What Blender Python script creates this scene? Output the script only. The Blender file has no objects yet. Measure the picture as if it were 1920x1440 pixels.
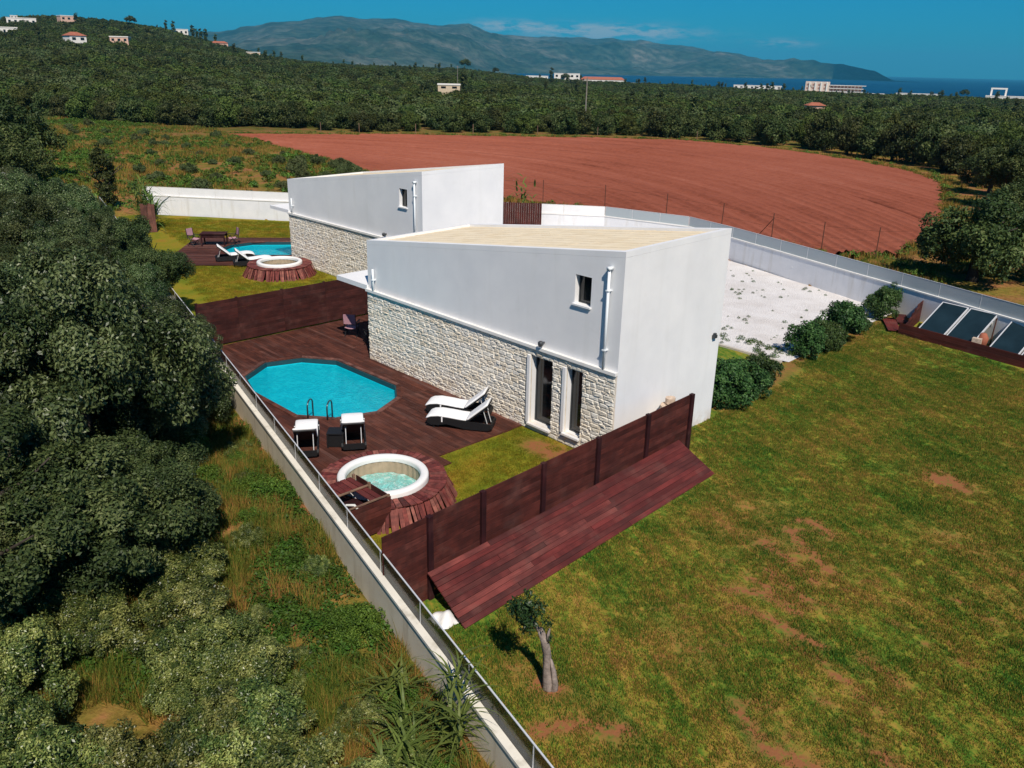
import bpy, bmesh, math, random
import numpy as np
from mathutils import Vector, Matrix, Euler

R = math.radians
rng = np.random.default_rng(7)
random.seed(7)
sc = bpy.context.scene
COL = sc.collection

# ------------------------------------------------------------------ camera
cam_d = bpy.data.cameras.new('camera')
cam = bpy.data.objects.new('camera', cam_d)
COL.objects.link(cam)
CAM = Vector((13.445, -17.116, 10.579))
yaw, pitch, roll = 0.8000, 0.3652, 0.0232
fwd = Vector((-0.66996, 0.65086, -0.35713)).normalized()
rgt0 = fwd.cross(Vector((0, 0, 1))).normalized()
up0 = rgt0.cross(fwd)
rgt = rgt0 * math.cos(roll) + up0 * math.sin(roll)
upv = -rgt0 * math.sin(roll) + up0 * math.cos(roll)
mw = Matrix((rgt, upv, -fwd)).transposed().to_4x4()
mw.translation = CAM
cam.matrix_world = mw
cam_d.sensor_width = 36.0
cam_d.lens = 36.0 * 1560.15 / 1920.0
cam_d.clip_start = 0.2
cam_d.clip_end = 90000
sc.camera = cam

# ------------------------------------------------------------------ light
SUN = Vector((0.75, -0.42, 1.0)).normalized()
sun_d = bpy.data.lights.new('sun', 'SUN')
sun_d.energy = 5.0
sun_d.angle = R(0.53)
sun_d.color = (1.0, 0.91, 0.80)
sun = bpy.data.objects.new('sun', sun_d)
COL.objects.link(sun)
sun.rotation_euler = SUN.to_track_quat('Z', 'Y').to_euler()
sun.location = (40, -30, 60)

world = bpy.data.worlds.new('World')
sc.world = world
world.use_nodes = True
wn = world.node_tree
wn.nodes.clear()

def wnode(t, **k):
    n = wn.nodes.new(t)
    for a, b in k.items():
        setattr(n, a, b)
    return n

def wmath(op, a, b=None, c=None):
    n = wnode('ShaderNodeMath', operation=op)
    for i, v in enumerate((a, b, c)):
        if v is None:
            continue
        if isinstance(v, (int, float)):
            n.inputs[i].default_value = v
        else:
            wn.links.new(v, n.inputs[i])
    return n.outputs[0]

sky = wnode('ShaderNodeTexSky', sky_type='NISHITA', sun_disc=False)
sky.sun_elevation = math.asin(SUN.z)
sky.sun_rotation = math.atan2(SUN.x, SUN.y)
sky.air_density = 1.0
sky.dust_density = 0.3
sky.ozone_density = 2.5
SKY_TINT = (0.026, 0.53, 0.90)
tint = wnode('ShaderNodeMix', data_type='RGBA', blend_type='MULTIPLY')
tint.inputs['Factor'].default_value = 1.0
tint.inputs['B'].default_value = (*SKY_TINT, 1)
wn.links.new(sky.outputs[0], tint.inputs['A'])
# thin bank of cloud low over the mountains
tc = wnode('ShaderNodeTexCoord')
sep = wnode('ShaderNodeSeparateXYZ')
wn.links.new(tc.outputs['Generated'], sep.inputs[0])
az = wmath('ARCTAN2', sep.outputs[1], sep.outputs[0])
el = wmath('ARCSINE', sep.outputs[2])
def bump1(v, c, w):
    d = wmath('DIVIDE', wmath('SUBTRACT', v, c), w)
    return wmath('POWER', 2.718, wmath('MULTIPLY', wmath('MULTIPLY', d, d), -1.0))
band = wmath('MULTIPLY', bump1(az, R(130.0), R(4.2)), bump1(el, R(2.12), R(0.40)))
band2 = wmath('MULTIPLY', bump1(az, R(119.5), R(1.6)), bump1(el, R(1.65), R(0.22)))
band3 = wmath('MULTIPLY', bump1(az, R(136.5), R(2.4)), bump1(el, R(2.35), R(0.30)))
bsum = wmath('ADD', band, wmath('ADD', wmath('MULTIPLY', band2, 0.5), wmath('MULTIPLY', band3, 0.6)))
mp = wnode('ShaderNodeMapping')
mp.inputs['Scale'].default_value = (28, 28, 130)
wn.links.new(tc.outputs['Generated'], mp.inputs[0])
cn = wnode('ShaderNodeTexNoise')
cn.inputs['Scale'].default_value = 1.4
cn.inputs['Detail'].default_value = 6
cn.inputs['Roughness'].default_value = 0.62
wn.links.new(mp.outputs[0], cn.inputs['Vector'])
cmask = wmath('MULTIPLY', bsum, wmath('MULTIPLY', wmath('MAXIMUM', wmath('SUBTRACT', cn.outputs[0], 0.40), 0.0), 5.0))
cmask = wmath('MINIMUM', wmath('MULTIPLY', cmask, 1.7), 0.85)
cl = wnode('ShaderNodeMix', data_type='RGBA')
cl.inputs['B'].default_value = (4.8, 6.0, 6.6, 1)
wn.links.new(tint.outputs['Result'], cl.inputs['A'])
wn.links.new(cmask, cl.inputs['Factor'])
bg = wnode('ShaderNodeBackground')
bg.inputs['Strength'].default_value = 0.080
wn.links.new(cl.outputs['Result'], bg.inputs['Color'])
wo = wnode('ShaderNodeOutputWorld')
wn.links.new(bg.outputs[0], wo.inputs[0])

vs = sc.view_settings
vs.view_transform = 'Standard'
vs.look = 'None'
vs.exposure = 0.0
vs.gamma = 1.0
vs.use_curve_mapping = False
cy = sc.cycles
cy.max_bounces = 6
cy.diffuse_bounces = 3
cy.glossy_bounces = 2
cy.transmission_bounces = 4
cy.transparent_max_bounces = 12
cy.volume_bounces = 0
cy.caustics_reflective = False
cy.caustics_refractive = False
cy.use_denoising = True
cy.sample_clamp_indirect = 4.0

# ------------------------------------------------------------------ node helpers
class MT:
    """small material builder"""
    def __init__(s, name):
        s.m = bpy.data.materials.new(name)
        s.m.use_nodes = True
        s.t = s.m.node_tree
        s.t.nodes.clear()
        s.out = s.t.nodes.new('ShaderNodeOutputMaterial')
    def n(s, t, **k):
        o = s.t.nodes.new(t)
        for a, b in k.items():
            setattr(o, a, b)
        return o
    def l(s, a, b):
        s.t.links.new(a, b)
    def math(s, op, a, b=None, c=None, clamp=False):
        n = s.n('ShaderNodeMath', operation=op, use_clamp=clamp)
        for i, v in enumerate((a, b, c)):
            if v is None: continue
            if isinstance(v, (int, float)): n.inputs[i].default_value = v
            else: s.l(v, n.inputs[i])
        return n.outputs[0]
    def pos(s):
        return s.n('ShaderNodeNewGeometry').outputs['Position']
    def obj(s):
        return s.n('ShaderNodeTexCoord').outputs['Object']
    def map(s, v, scale=(1, 1, 1), rot=(0, 0, 0), loc=None):
        m = s.n('ShaderNodeMapping')
        m.inputs['Scale'].default_value = scale
        m.inputs['Rotation'].default_value = rot
        s.l(v, m.inputs[0])
        if loc is not None: s.l(loc, m.inputs['Location'])
        return m.outputs[0]
    def noise(s, v, scale=1, detail=3, rough=.55, dist=0):
        n = s.n('ShaderNodeTexNoise')
        n.inputs['Scale'].default_value = scale
        n.inputs['Detail'].default_value = detail
        n.inputs['Roughness'].default_value = rough
        n.inputs['Distortion'].default_value = dist
        if v is not None: s.l(v, n.inputs['Vector'])
        return n.outputs[0]
    def ramp(s, f, stops, interp='LINEAR'):
        r = s.n('ShaderNodeValToRGB')
        r.color_ramp.interpolation = interp
        e = r.color_ramp.elements
        while len(e) < len(stops): e.new(0.5)
        for x, (p, c) in zip(e, stops):
            x.position = p
            x.color = (*c, 1) if len(c) == 3 else c
        s.l(f, r.inputs[0])
        return r.outputs[0]
    def mix(s, f, a, b, blend='MIX'):
        n = s.n('ShaderNodeMix', data_type='RGBA', blend_type=blend)
        for k, v in (('Factor', f), ('A', a), ('B', b)):
            if isinstance(v, (int, float)): n.inputs[k].default_value = v
            elif isinstance(v, tuple): n.inputs[k].default_value = (*v, 1)
            else: s.l(v, n.inputs[k])
        return n.outputs['Result']
    def step(s, f, a, b):
        n = s.n('ShaderNodeMapRange', interpolation_type='SMOOTHSTEP')
        n.inputs['From Min'].default_value = a
        n.inputs['From Max'].default_value = b
        s.l(f, n.inputs['Value'])
        return n.outputs[0]
    def bump(s, h, strength=.4, dist=.02):
        b = s.n('ShaderNodeBump')
        b.inputs['Strength'].default_value = strength
        b.inputs['Distance'].default_value = dist
        s.l(h, b.inputs['Height'])
        return b.outputs[0]
    def rnd(s):
        return s.n('ShaderNodeObjectInfo').outputs['Random']
    def isl(s):
        return s.n('ShaderNodeNewGeometry').outputs['Random Per Island']
    def bsdf(s, col, rough=.8, spec=.3, normal=None, metal=0., rin=None):
        b = s.n('ShaderNodeBsdfPrincipled')
        if isinstance(col, tuple): b.inputs['Base Color'].default_value = (*col, 1)
        else: s.l(col, b.inputs['Base Color'])
        if isinstance(rough, (int, float)): b.inputs['Roughness'].default_value = rough
        else: s.l(rough, b.inputs['Roughness'])
        b.inputs['Specular IOR Level'].default_value = spec
        b.inputs['Metallic'].default_value = metal
        if normal is not None: s.l(normal, b.inputs['Normal'])
        return b.outputs[0]
    def done(s, sh):
        s.l(sh, s.out.inputs[0])
        return s.m

def simple(name, col, rough=.7, spec=.3, metal=0., var=.12, scale=3., bump=.0, bscale=40., coord='pos'):
    m = MT(name)
    v = m.pos() if coord == 'pos' else m.obj()
    f = m.noise(v, scale, 4, .6)
    lo = tuple(c * (1 - var) for c in col)
    hi = tuple(min(.95, c * (1 + var)) for c in col)
    c = m.ramp(f, [(.3, lo), (.7, hi)])
    nrm = m.bump(m.noise(v, bscale, 3), bump, .01) if bump else None
    return m.done(m.bsdf(c, rough, spec, nrm, metal))

def wood(name, cols, rough=.75, spec=.2, grain=1.0):
    """stained timber: tone differs from board to board, grain runs along the board"""
    m = MT(name)
    r = m.rnd()
    seed = m.n('ShaderNodeCombineXYZ')
    k = m.math('MULTIPLY', r, 37.0)
    for i in range(3): m.l(k, seed.inputs[i])
    v = m.map(m.obj(), (2.2, 9, 14), loc=seed.outputs[0])
    g = m.noise(v, 1.6 * grain, 6, .62, .5)
    base = m.ramp(r, [(i / (len(cols) - 1), c) for i, c in enumerate(cols)])
    dark = m.mix(1.0, base, (.42, .42, .45), 'MULTIPLY')
    lite = m.mix(1.0, base, (1.5, 1.45, 1.42), 'MULTIPLY')
    c = m.mix(m.step(g, .28, .62), dark, base)
    c = m.mix(m.step(g, .6, .8), c, lite)
    w = m.noise(m.pos(), 1.1, 4, .6)
    c = m.mix(m.math('MULTIPLY', m.step(w, .5, .75), .30), c, (.16, .085, .07))
    sm = m.n('ShaderNodeSeparateXYZ'); m.l(m.obj(), sm.inputs[0])
    al = m.n('ShaderNodeCombineXYZ')
    m.l(m.math('MULTIPLY_ADD', sm.outputs[0], 3.0, k), al.inputs[0]); m.l(k, al.inputs[1])
    pt = m.noise(al.outputs[0], 1.0, 3, .6)
    c = m.mix(m.step(pt, .35, .68), m.mix(1., c, (.66, .68, .70), 'MULTIPLY'), m.mix(1., c, (1.22, 1.16, 1.12), 'MULTIPLY'))
    return m.done(m.bsdf(c, rough, spec, m.bump(g, .35, .004)))

def leaf(name, stops, trans=.22, rough=.5, spec=.25, objvar=.35):
    m = MT(name)
    at = m.n('ShaderNodeAttribute', attribute_name='tone')
    c = m.ramp(m.math('ADD', m.math('MULTIPLY', m.isl(), .48), m.math('MULTIPLY', at.outputs['Fac'], .52)), stops)
    r = m.rnd()
    hs = m.n('ShaderNodeHueSaturation')
    m.l(c, hs.inputs['Color'])
    m.l(m.math('MULTIPLY_ADD', r, .05, .475), hs.inputs['Hue'])
    m.l(m.math('MULTIPLY_ADD', r, objvar, 1 - objvar / 2), hs.inputs['Value'])
    c = hs.outputs[0]
    p = m.bsdf(c, rough, spec)
    t = m.n('ShaderNodeBsdfTranslucent')
    m.l(c, t.inputs[0])
    x = m.n('ShaderNodeMixShader')
    x.inputs[0].default_value = trans
    m.l(p, x.inputs[1]); m.l(t.outputs[0], x.inputs[2])
    return m.done(x.outputs[0])

M = {}
# stucco
def stucco():
    m = MT('white_stucco')
    v = m.pos()
    f = m.noise(v, .7, 5, .6)
    c = m.ramp(f, [(.3, (.75, .75, .755)), (.65, (.83, .825, .82))])
    st = m.noise(m.map(v, (2.2, 2.2, .22)), 1.0, 4, .6)
    c = m.mix(m.math('MULTIPLY', m.step(st, .50, .78), .17), c, (.60, .59, .55))
    sm = m.noise(v, 2.6, 5, .7)
    c = m.mix(m.math('MULTIPLY', m.step(sm, .56, .70), .18), c, (.66, .65, .62))
    sz = m.n('ShaderNodeSeparateXYZ'); m.l(v, sz.inputs[0])
    lowz = m.math('MULTIPLY', m.math('SUBTRACT', 1.0, m.step(sz.outputs[2], -.1, .55)), m.step(m.noise(v, 3.2, 4, .6), .30, .62))
    c = m.mix(m.math('MULTIPLY', lowz, .55), c, (.52, .42, .31))
    return m.done(m.bsdf(c, .85, .2, m.bump(m.noise(v, 55, 3), .25, .006)))
M['stucco'] = stucco()
M['coping'] = simple('white_coping', (.80, .78, .74), .8, var=.06, scale=2.5, bump=.15)
def conc(name, a, b, st):
    m = MT(name)
    v = m.pos()
    c = m.ramp(m.noise(v, 1.4, 6, .65), [(.3, a), (.7, b)])
    s = m.noise(m.map(v, (2.6, 2.6, .35)), 1.0, 5, .6)
    c = m.mix(m.math('MULTIPLY', m.step(s, .5, .72), .55), c, st)
    return m.done(m.bsdf(c, .9, .15, m.bump(m.noise(v, 30, 4), .3, .01)))
M['concrete'] = conc('rendered_wall', (.70, .60, .44), (.82, .74, .58), (.50, .42, .29))
M['bluewall'] = conc('grey_white_render', (.72, .73, .75), (.81, .81, .82), (.60, .58, .54))
M['oldcoping'] = conc('weathered_coping', (.70, .66, .57), (.84, .80, .70), (.42, .38, .30))
M['mortar'] = simple('pale_mortar', (.70, .63, .53), .95, var=.2, bump=.4)
def stone():
    m = MT('split_face_stone')
    r = m.rnd()
    base = m.ramp(r, [(0, (.80, .72, .59)), (.3, (.86, .80, .69)), (.6, (.88, .84, .75)), (.85, (.83, .79, .72)), (1, (.73, .64, .51))])
    f = m.noise(m.pos(), 9, 6, .7)
    c = m.mix(m.step(f, .35, .7), m.mix(1., base, (.82, .80, .77), 'MULTIPLY'), base)
    return m.done(m.bsdf(c, .92, .15, m.bump(f, .7, .03)))
M['stone'] = stone()
def stonemass():
    m = MT('split_face_stone_mass')
    base = m.ramp(m.isl(), [(0, (.80, .72, .59)), (.3, (.86, .80, .69)), (.6, (.88, .84, .75)), (.85, (.83, .79, .72)), (1, (.73, .64, .51))])
    f = m.noise(m.pos(), 9, 6, .7)
    c = m.mix(m.step(f, .35, .7), m.mix(1., base, (.82, .80, .77), 'MULTIPLY'), base)
    return m.done(m.bsdf(c, .92, .15, m.bump(f, .7, .03)))
M['stonemass'] = stonemass()
def rooftile():
    m = MT('beige_roof_tile')
    base = m.ramp(m.rnd(), [(0, (.80, .66, .45)), (.5, (.86, .73, .52)), (1, (.83, .70, .50))])
    f = m.noise(m.pos(), 3, 5, .6)
    c = m.mix(m.math('MULTIPLY', m.step(f, .5, .75), .25), base, (.55, .45, .31))
    return m.done(m.bsdf(c, .85, .2, m.bump(m.noise(m.pos(), 60, 2), .2, .004)))
M['rooftile'] = rooftile()
M['grout'] = simple('pale_grout', (.76, .65, .47), .9)
M['deck'] = wood('deck_stain', [(.072, .024, .016), (.112, .038, .025), (.092, .030, .019), (.138, .050, .033), (.082, .027, .018), (.185, .085, .064)])
M['fence'] = wood('fence_stain', [(.070, .018, .014), (.102, .026, .020), (.085, .022, .017), (.130, .038, .030)])
M['fenceb'] = wood('dark_fence_stain', [(.050, .015, .012), (.068, .019, .015), (.058, .017, .014), (.084, .026, .021)])
M['ramp'] = wood('red_board_stain', [(.100, .020, .018), (.160, .031, .028), (.125, .025, .022), (.215, .056, .047), (.085, .025, .022), (.145, .030, .027)])
M['post'] = wood('post_stain', [(.030, .007, .009), (.042, .010, .012)])
M['batten'] = wood('batten_stain', [(.15, .032, .028), (.24, .065, .054), (.19, .045, .040), (.34, .13, .10), (.13, .030, .028), (.26, .085, .07)])
M['coprail'] = wood('pool_edge_stain', [(.15, .065, .050), (.21, .095, .072)])
M['paletim'] = wood('bare_timber', [(.24, .15, .10), (.32, .21, .14)])
M['liner'] = simple('pool_liner', (.0015, .56, .68), .6, .3, var=.06, scale=1.5)
M['linertop'] = simple('pool_wall_liner', (.012, .060, .075), .6, .3)  # liner above the waterline, its shadow put into the dark teal colour
M['dark'] = simple('dark_rattan', (.010, .010, .011), .55, .35, var=.4, scale=60, bump=.6, bscale=160)
M['darkmetal'] = simple('dark_metal', (.04, .045, .05), .4, .5, var=.1)
M['steel'] = simple('steel_tube', (.10, .14, .16), .3, .6, metal=.8, var=.1)
M['cushion'] = simple('white_cushion', (.85, .85, .85), .85, .2, var=.03, scale=6, bump=.2, bscale=30)
M['shadecanvas'] = simple('shade_painted_canvas', (.015, .013, .015), .9, .1, var=.2)  # near-black copy of the chair canvas, terrace shade put into its colour
M['pink'] = simple('faded_pink_canvas', (.42, .24, .28), .9, .1, var=.15, scale=8)
M['pvc'] = simple('white_vinyl', (.82, .81, .79), .45, .4, var=.04, scale=4)
M['tubwall'] = simple('taupe_vinyl', (.42, .32, .22), .55, .3, var=.12, scale=5)
M['pipe'] = simple('white_downpipe', (.78, .82, .84), .45, .4, var=.05)
M['frame'] = simple('white_window_frame', (.80, .80, .80), .5, .4, var=.04)
M['glass'] = simple('dark_window_glass', (.012, .013, .014), .06, .6, var=.3, scale=1.5)
M['collector'] = simple('collector_glass', (.012, .026, .034), .3, .25, var=.3, scale=1.2)
M['alu'] = simple('aluminium', (.74, .74, .74), .45, .5, metal=.25, var=.06)
M['trunk'] = simple('grey_bark', (.27, .22, .19), .95, .1, var=.45, scale=9, bump=1., bscale=26, coord='obj')
M['darktrunk'] = simple('dark_bark', (.055, .045, .036), .95, .1, var=.4, scale=7, bump=.8, bscale=20, coord='obj')
M['rust'] = simple('rusty_steel', (.10, .045, .03), .8, .2, var=.3, scale=20)
M['polewood'] = simple('grey_pole', (.22, .20, .17), .9, .1, var=.2)
M['tarp'] = simple('white_sheet', (.80, .79, .77), .7, .2, var=.08, scale=5, bump=.5, bscale=8)
M['pump'] = simple('grey_plastic', (.09, .10, .11), .5, .4)
M['hose'] = simple('pale_hose', (.60, .60, .58), .5, .4)
M['hosewood'] = simple('beige_sack', (.55, .43, .33), .9, .1, var=.25, scale=14, bump=.6, bscale=20)
# panels on the walls
def panel(name, col, alpha, rough):
    m = MT(name)
    p = m.bsdf(col, rough, .5)
    t = m.n('ShaderNodeBsdfTransparent')
    t.inputs[0].default_value = (.82, .85, .85, 1)
    x = m.n('ShaderNodeMixShader')
    x.inputs[0].default_value = alpha
    m.l(t.outputs[0], x.inputs[1]); m.l(p, x.inputs[2])
    return m.done(x.outputs[0])
M['smoke'] = panel('smoked_glass', (.030, .026, .019), .56, .10)
M['frost'] = panel('frosted_glass', (.46, .52, .55), .80, .25)
# water
def water(name, tintc, rough, bscale, bstr, foam=False, milk=None):
    m = MT(name)
    v = m.pos()
    h = m.noise(v, bscale, 4, .6, .4)
    nrm = m.bump(h, bstr, .05)
    t = m.n('ShaderNodeBsdfTransparent')
    t.inputs[0].default_value = (*tintc, 1)
    body = t.outputs[0]
    if milk:
        y = m.n('ShaderNodeMixShader')
        y.inputs[0].default_value = milk[0]
        c2 = m.mix(m.step(m.noise(v, 2.6, 5, .7, 1.5), .45, .62), milk[1], milk[2])
        m.l(t.outputs[0], y.inputs[1]); m.l(m.bsdf(c2, .6, .1, nrm), y.inputs[2])
        body = y.outputs[0]
    g = m.n('ShaderNodeBsdfGlossy')
    g.inputs['Roughness'].default_value = rough
    m.l(nrm, g.inputs['Normal'])
    fr = m.n('ShaderNodeFresnel')
    fr.inputs['IOR'].default_value = 1.33
    m.l(nrm, fr.inputs['Normal'])
    x = m.n('ShaderNodeMixShader')
    m.l(fr.outputs[0], x.inputs[0]); m.l(body, x.inputs[1]); m.l(g.outputs[0], x.inputs[2])
    o = x.outputs[0]
    if foam:
        f = m.noise(v, 5.5, 6, .7, 1.2)
        d = m.bsdf(m.mix(m.step(m.noise(v, 9., 4, .7, .8), .50, .66), (.22, .64, .58), (.72, .88, .84)), .5)
        y = m.n('ShaderNodeMixShader')
        m.l(m.math('MULTIPLY_ADD', m.step(f, .40, .64), .45, .45), y.inputs[0])
        m.l(o, y.inputs[1]); m.l(d, y.inputs[2])
        o = y.outputs[0]
    return m.done(o)
M['poolwater'] = water('pool_water', (.80, .97, 1.0), .04, 9, .55, False, (.52, (.001, .56, .72), (.008, .70, .84)))
M['clearwater'] = water('still_water', (.70, .80, .78), .03, 7, .15)
M['spawater'] = water('bubbling_water', (.55, .85, .80), .05, 12, .8, True)
M['spafloor'] = simple('aqua_vinyl', (.22, .62, .58), .6)
def seamat():
    m = MT('sea_water')
    v = m.pos()
    h = m.noise(m.map(v, (.02, .02, .02)), 1., 5, .6)
    c = m.ramp(m.noise(m.map(v, (.0006, .0012, 1)), 1., 4, .6), [(.3, (.001, .030, .080)), (.7, (.002, .045, .105))])
    return m.done(m.bsdf(c, .5, .10, m.bump(h, .5, 2.)))
M['sea'] = seamat()

# foliage
M['leaf_thicket'] = leaf('thicket_leaf', [(.1, (.015, .032, .011)), (.38, (.044, .076, .024)), (.62, (.092, .134, .045)), (.9, (.20, .25, .10))], .20, .42, .36, .60)
M['leaf_thicket_dark'] = leaf('dark_thicket_leaf', [(.1, (.013, .026, .009)), (.45, (.038, .062, .018)), (.7, (.078, .110, .034)), (.95, (.16, .19, .07))], .15, .52, .22, .5)  # darker leaf copy, deep shade of the thicket put into the colour
M['leaf_shrub'] = leaf('shrub_leaf', [(.1, (.018, .036, .009)), (.36, (.062, .096, .022)), (.60, (.16, .195, .046)), (.9, (.36, .37, .11))], .2, .38, .45, .7)
M['leaf_olive'] = leaf('olive_leaf', [(0, (.020, .030, .012)), (.5, (.042, .058, .022)), (.9, (.075, .090, .042)), (1, (.12, .13, .075))], .12, .5, .25, .35)
M['leaf_dark'] = leaf('dark_leaf', [(0, (.016, .030, .009)), (.45, (.044, .064, .018)), (.8, (.092, .112, .032)), (1, (.15, .155, .055))], .12, .55, .18, .55)
M['leaf_grove'] = leaf('grove_leaf', [(0, (.024, .042, .010)), (.4, (.060, .085, .018)), (.8, (.105, .130, .030)), (1, (.15, .16, .045))], .14, .6, .15, .8)
M['leaf_hedge'] = leaf('hedge_leaf', [(0, (.014, .034, .010)), (.45, (.034, .070, .018)), (.8, (.070, .125, .030)), (1, (.12, .18, .06))], .15, .5, .22, .4)
M['leaf_young'] = leaf('young_olive_leaf', [(0, (.018, .036, .010)), (.5, (.045, .075, .018)), (.9, (.10, .13, .03)), (1, (.20, .20, .05))], .2, .45, .3, .1)
M['leaf_meadow'] = leaf('meadow_shrub_leaf', [(0, (.045, .070, .022)), (.5, (.085, .115, .040)), (1, (.15, .165, .07))], .15, .6, .15, .35)
M['leaf_reed'] = leaf('cane_leaf', [(0, (.085, .130, .026)), (.5, (.17, .235, .05)), (.85, (.27, .30, .085)), (1, (.44, .36, .16))], .32, .5, .25, .15)
M['leaf_weed'] = leaf('weed_leaf', [(0, (.035, .070, .010)), (.5, (.080, .145, .018)), (1, (.17, .24, .035))], .2, .55, .2, .5)

def ground_mix(name, stops, scale, streak=None, fine=16, bump=.4, attr=None, bare=(.27, .108, .044)):
    m = MT(name)
    v = m.pos()
    if streak:
        ang, sx, sy = streak
        rv = m.map(v, (1, 1, 1), (0, 0, ang))
        a = m.noise(m.map(rv, (sx, sy, 1)), 1., 4, .6, .9)
        a2 = m.noise(m.map(rv, (sx * 2.2, sy * 2.6, 1)), 1., 3, .6, 1.2)
        b = m.noise(v, scale, 4, .6, .4)
        f = m.math('ADD', m.math('MULTIPLY', a, .30), m.math('ADD', m.math('MULTIPLY', a2, .28), m.math('MULTIPLY', b, .42)))
    else:
        f = m.noise(v, scale, 6, .65, .4)
    g = m.noise(v, fine, 4, .7)
    f2 = m.math('ADD', m.math('MULTIPLY', f, .72), m.math('MULTIPLY', g, .28))
    c = m.ramp(f2, stops)
    if attr:
        at = m.n('ShaderNodeAttribute', attribute_name=attr)
        k = m.math('MULTIPLY', at.outputs['Fac'], m.math('ADD', m.step(g, .3, .55), .25), clamp=True)
        c = m.mix(k, c, bare)
    return m.done(m.bsdf(c, .95, .08, m.bump(m.noise(v, fine * 1.7, 4, .7), bump, .03)))
LAWN = [(.38, (.034, .098, .012)), (.440, (.068, .148, .016)), (.490, (.140, .188, .022)), (.530, (.245, .215, .030)), (.570, (.33, .215, .042)), (.630, (.34, .175, .058))]
LAWNB = [(.30, (.075, .120, .010)), (.42, (.140, .165, .012)), (.52, (.220, .190, .016)), (.62, (.27, .175, .020)), (.7, (.27, .14, .026))]
M['lawn'] = ground_mix('lawn_turf', LAWN, .42, (R(24), .35, 2.4), 9, .6, 'bare')
M['lawnb'] = ground_mix('garden_turf', LAWNB, .55, None, 10, .6, 'bare')
def grassmat(name, stops, scale, streak=None, var=.5):
    m = MT(name)
    v = m.pos()
    if streak:
        ang, sx, sy = streak
        rv = m.map(v, (1, 1, 1), (0, 0, ang))
        a = m.noise(m.map(rv, (sx, sy, 1)), 1., 4, .6, .9)
        a2 = m.noise(m.map(rv, (sx * 2.2, sy * 2.6, 1)), 1., 3, .6, 1.2)
        b = m.noise(v, scale, 4, .6, .4)
        f = m.math('ADD', m.math('MULTIPLY', a, .30), m.math('ADD', m.math('MULTIPLY', a2, .28), m.math('MULTIPLY', b, .42)))
    else:
        f = m.noise(v, scale, 6, .65, .4)
    g = m.isl()
    f2 = m.math('ADD', m.math('MULTIPLY', f, .74), m.math('MULTIPLY', g, .26))
    c = m.ramp(f2, stops)
    p = m.bsdf(c, .75, .12)
    t = m.n('ShaderNodeBsdfTranslucent')
    m.l(c, t.inputs[0])
    x = m.n('ShaderNodeMixShader')
    x.inputs[0].default_value = .25
    m.l(p, x.inputs[1]); m.l(t.outputs[0], x.inputs[2])
    return m.done(x.outputs[0])
M['grass'] = grassmat('lawn_blade', LAWN, .42, (R(24), .35, 2.4))
M['grassb'] = grassmat('garden_blade', LAWNB, .55)
DRY = [(.32, (.055, .110, .014)), (.44, (.125, .160, .022)), (.51, (.23, .190, .034)), (.58, (.35, .190, .048)), (.70, (.38, .150, .062))]
M['drygrass'] = grassmat('dry_blade', DRY, .55)
M['gravel'] = None
def gravelmat():
    m = MT('white_gravel')
    v = m.pos()
    vo = m.n('ShaderNodeTexVoronoi')
    vo.inputs['Scale'].default_value = 14
    m.l(v, vo.inputs['Vector'])
    f = m.noise(v, .5, 6, .7)
    c = m.ramp(f, [(.3, (.60, .56, .53)), (.55, (.72, .69, .67)), (.8, (.76, .74, .72))])
    d = m.noise(v, 3.5, 6, .75)
    c = m.mix(m.math('MULTIPLY', m.step(d, .60, .74), .45), c, (.34, .28, .20))
    return m.done(m.bsdf(c, .95, .1, m.bump(vo.outputs['Distance'], .8, .04)))
M['gravel'] = gravelmat()
def fieldmat():
    m = MT('ploughed_red_soil')
    v = m.pos()
    s = m.n('ShaderNodeSeparateXYZ')
    m.l(v, s.inputs[0])
    x, y = s.outputs[0], s.outputs[1]
    # distance across the furrows, which bend round the field
    cc = m.math('ADD', y, m.math('ADD', m.math('MULTIPLY', x, 1.18), m.math('MULTIPLY', m.math('MULTIPLY', x, x), .00987)))
    cv = m.n('ShaderNodeCombineXYZ')
    m.l(cc, cv.inputs[0]); m.l(m.math('MULTIPLY', x, .06), cv.inputs[1])
    st = m.noise(cv.outputs[0], .42, 6, .75)
    big = m.noise(v, .035, 4, .6)
    fine = m.noise(v, 1.6, 6, .75)
    f = m.math('ADD', m.math('MULTIPLY', st, .40), m.math('ADD', m.math('MULTIPLY', big, .35), m.math('MULTIPLY', fine, .25)))
    c = m.ramp(f, [(.38, (.165, .047, .027)), (.46, (.275, .080, .046)), (.55, (.33, .103, .062)), (.66, (.39, .145, .095))])
    w = m.math('SINE', m.math('MULTIPLY', cc, 5.2))
    return m.done(m.bsdf(c, .97, .05, m.bump(m.math('ADD', m.math('MULTIPLY', w, .5), m.math('MULTIPLY', fine, 1.2)), .55, .18)))
M['field'] = fieldmat()
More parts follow.
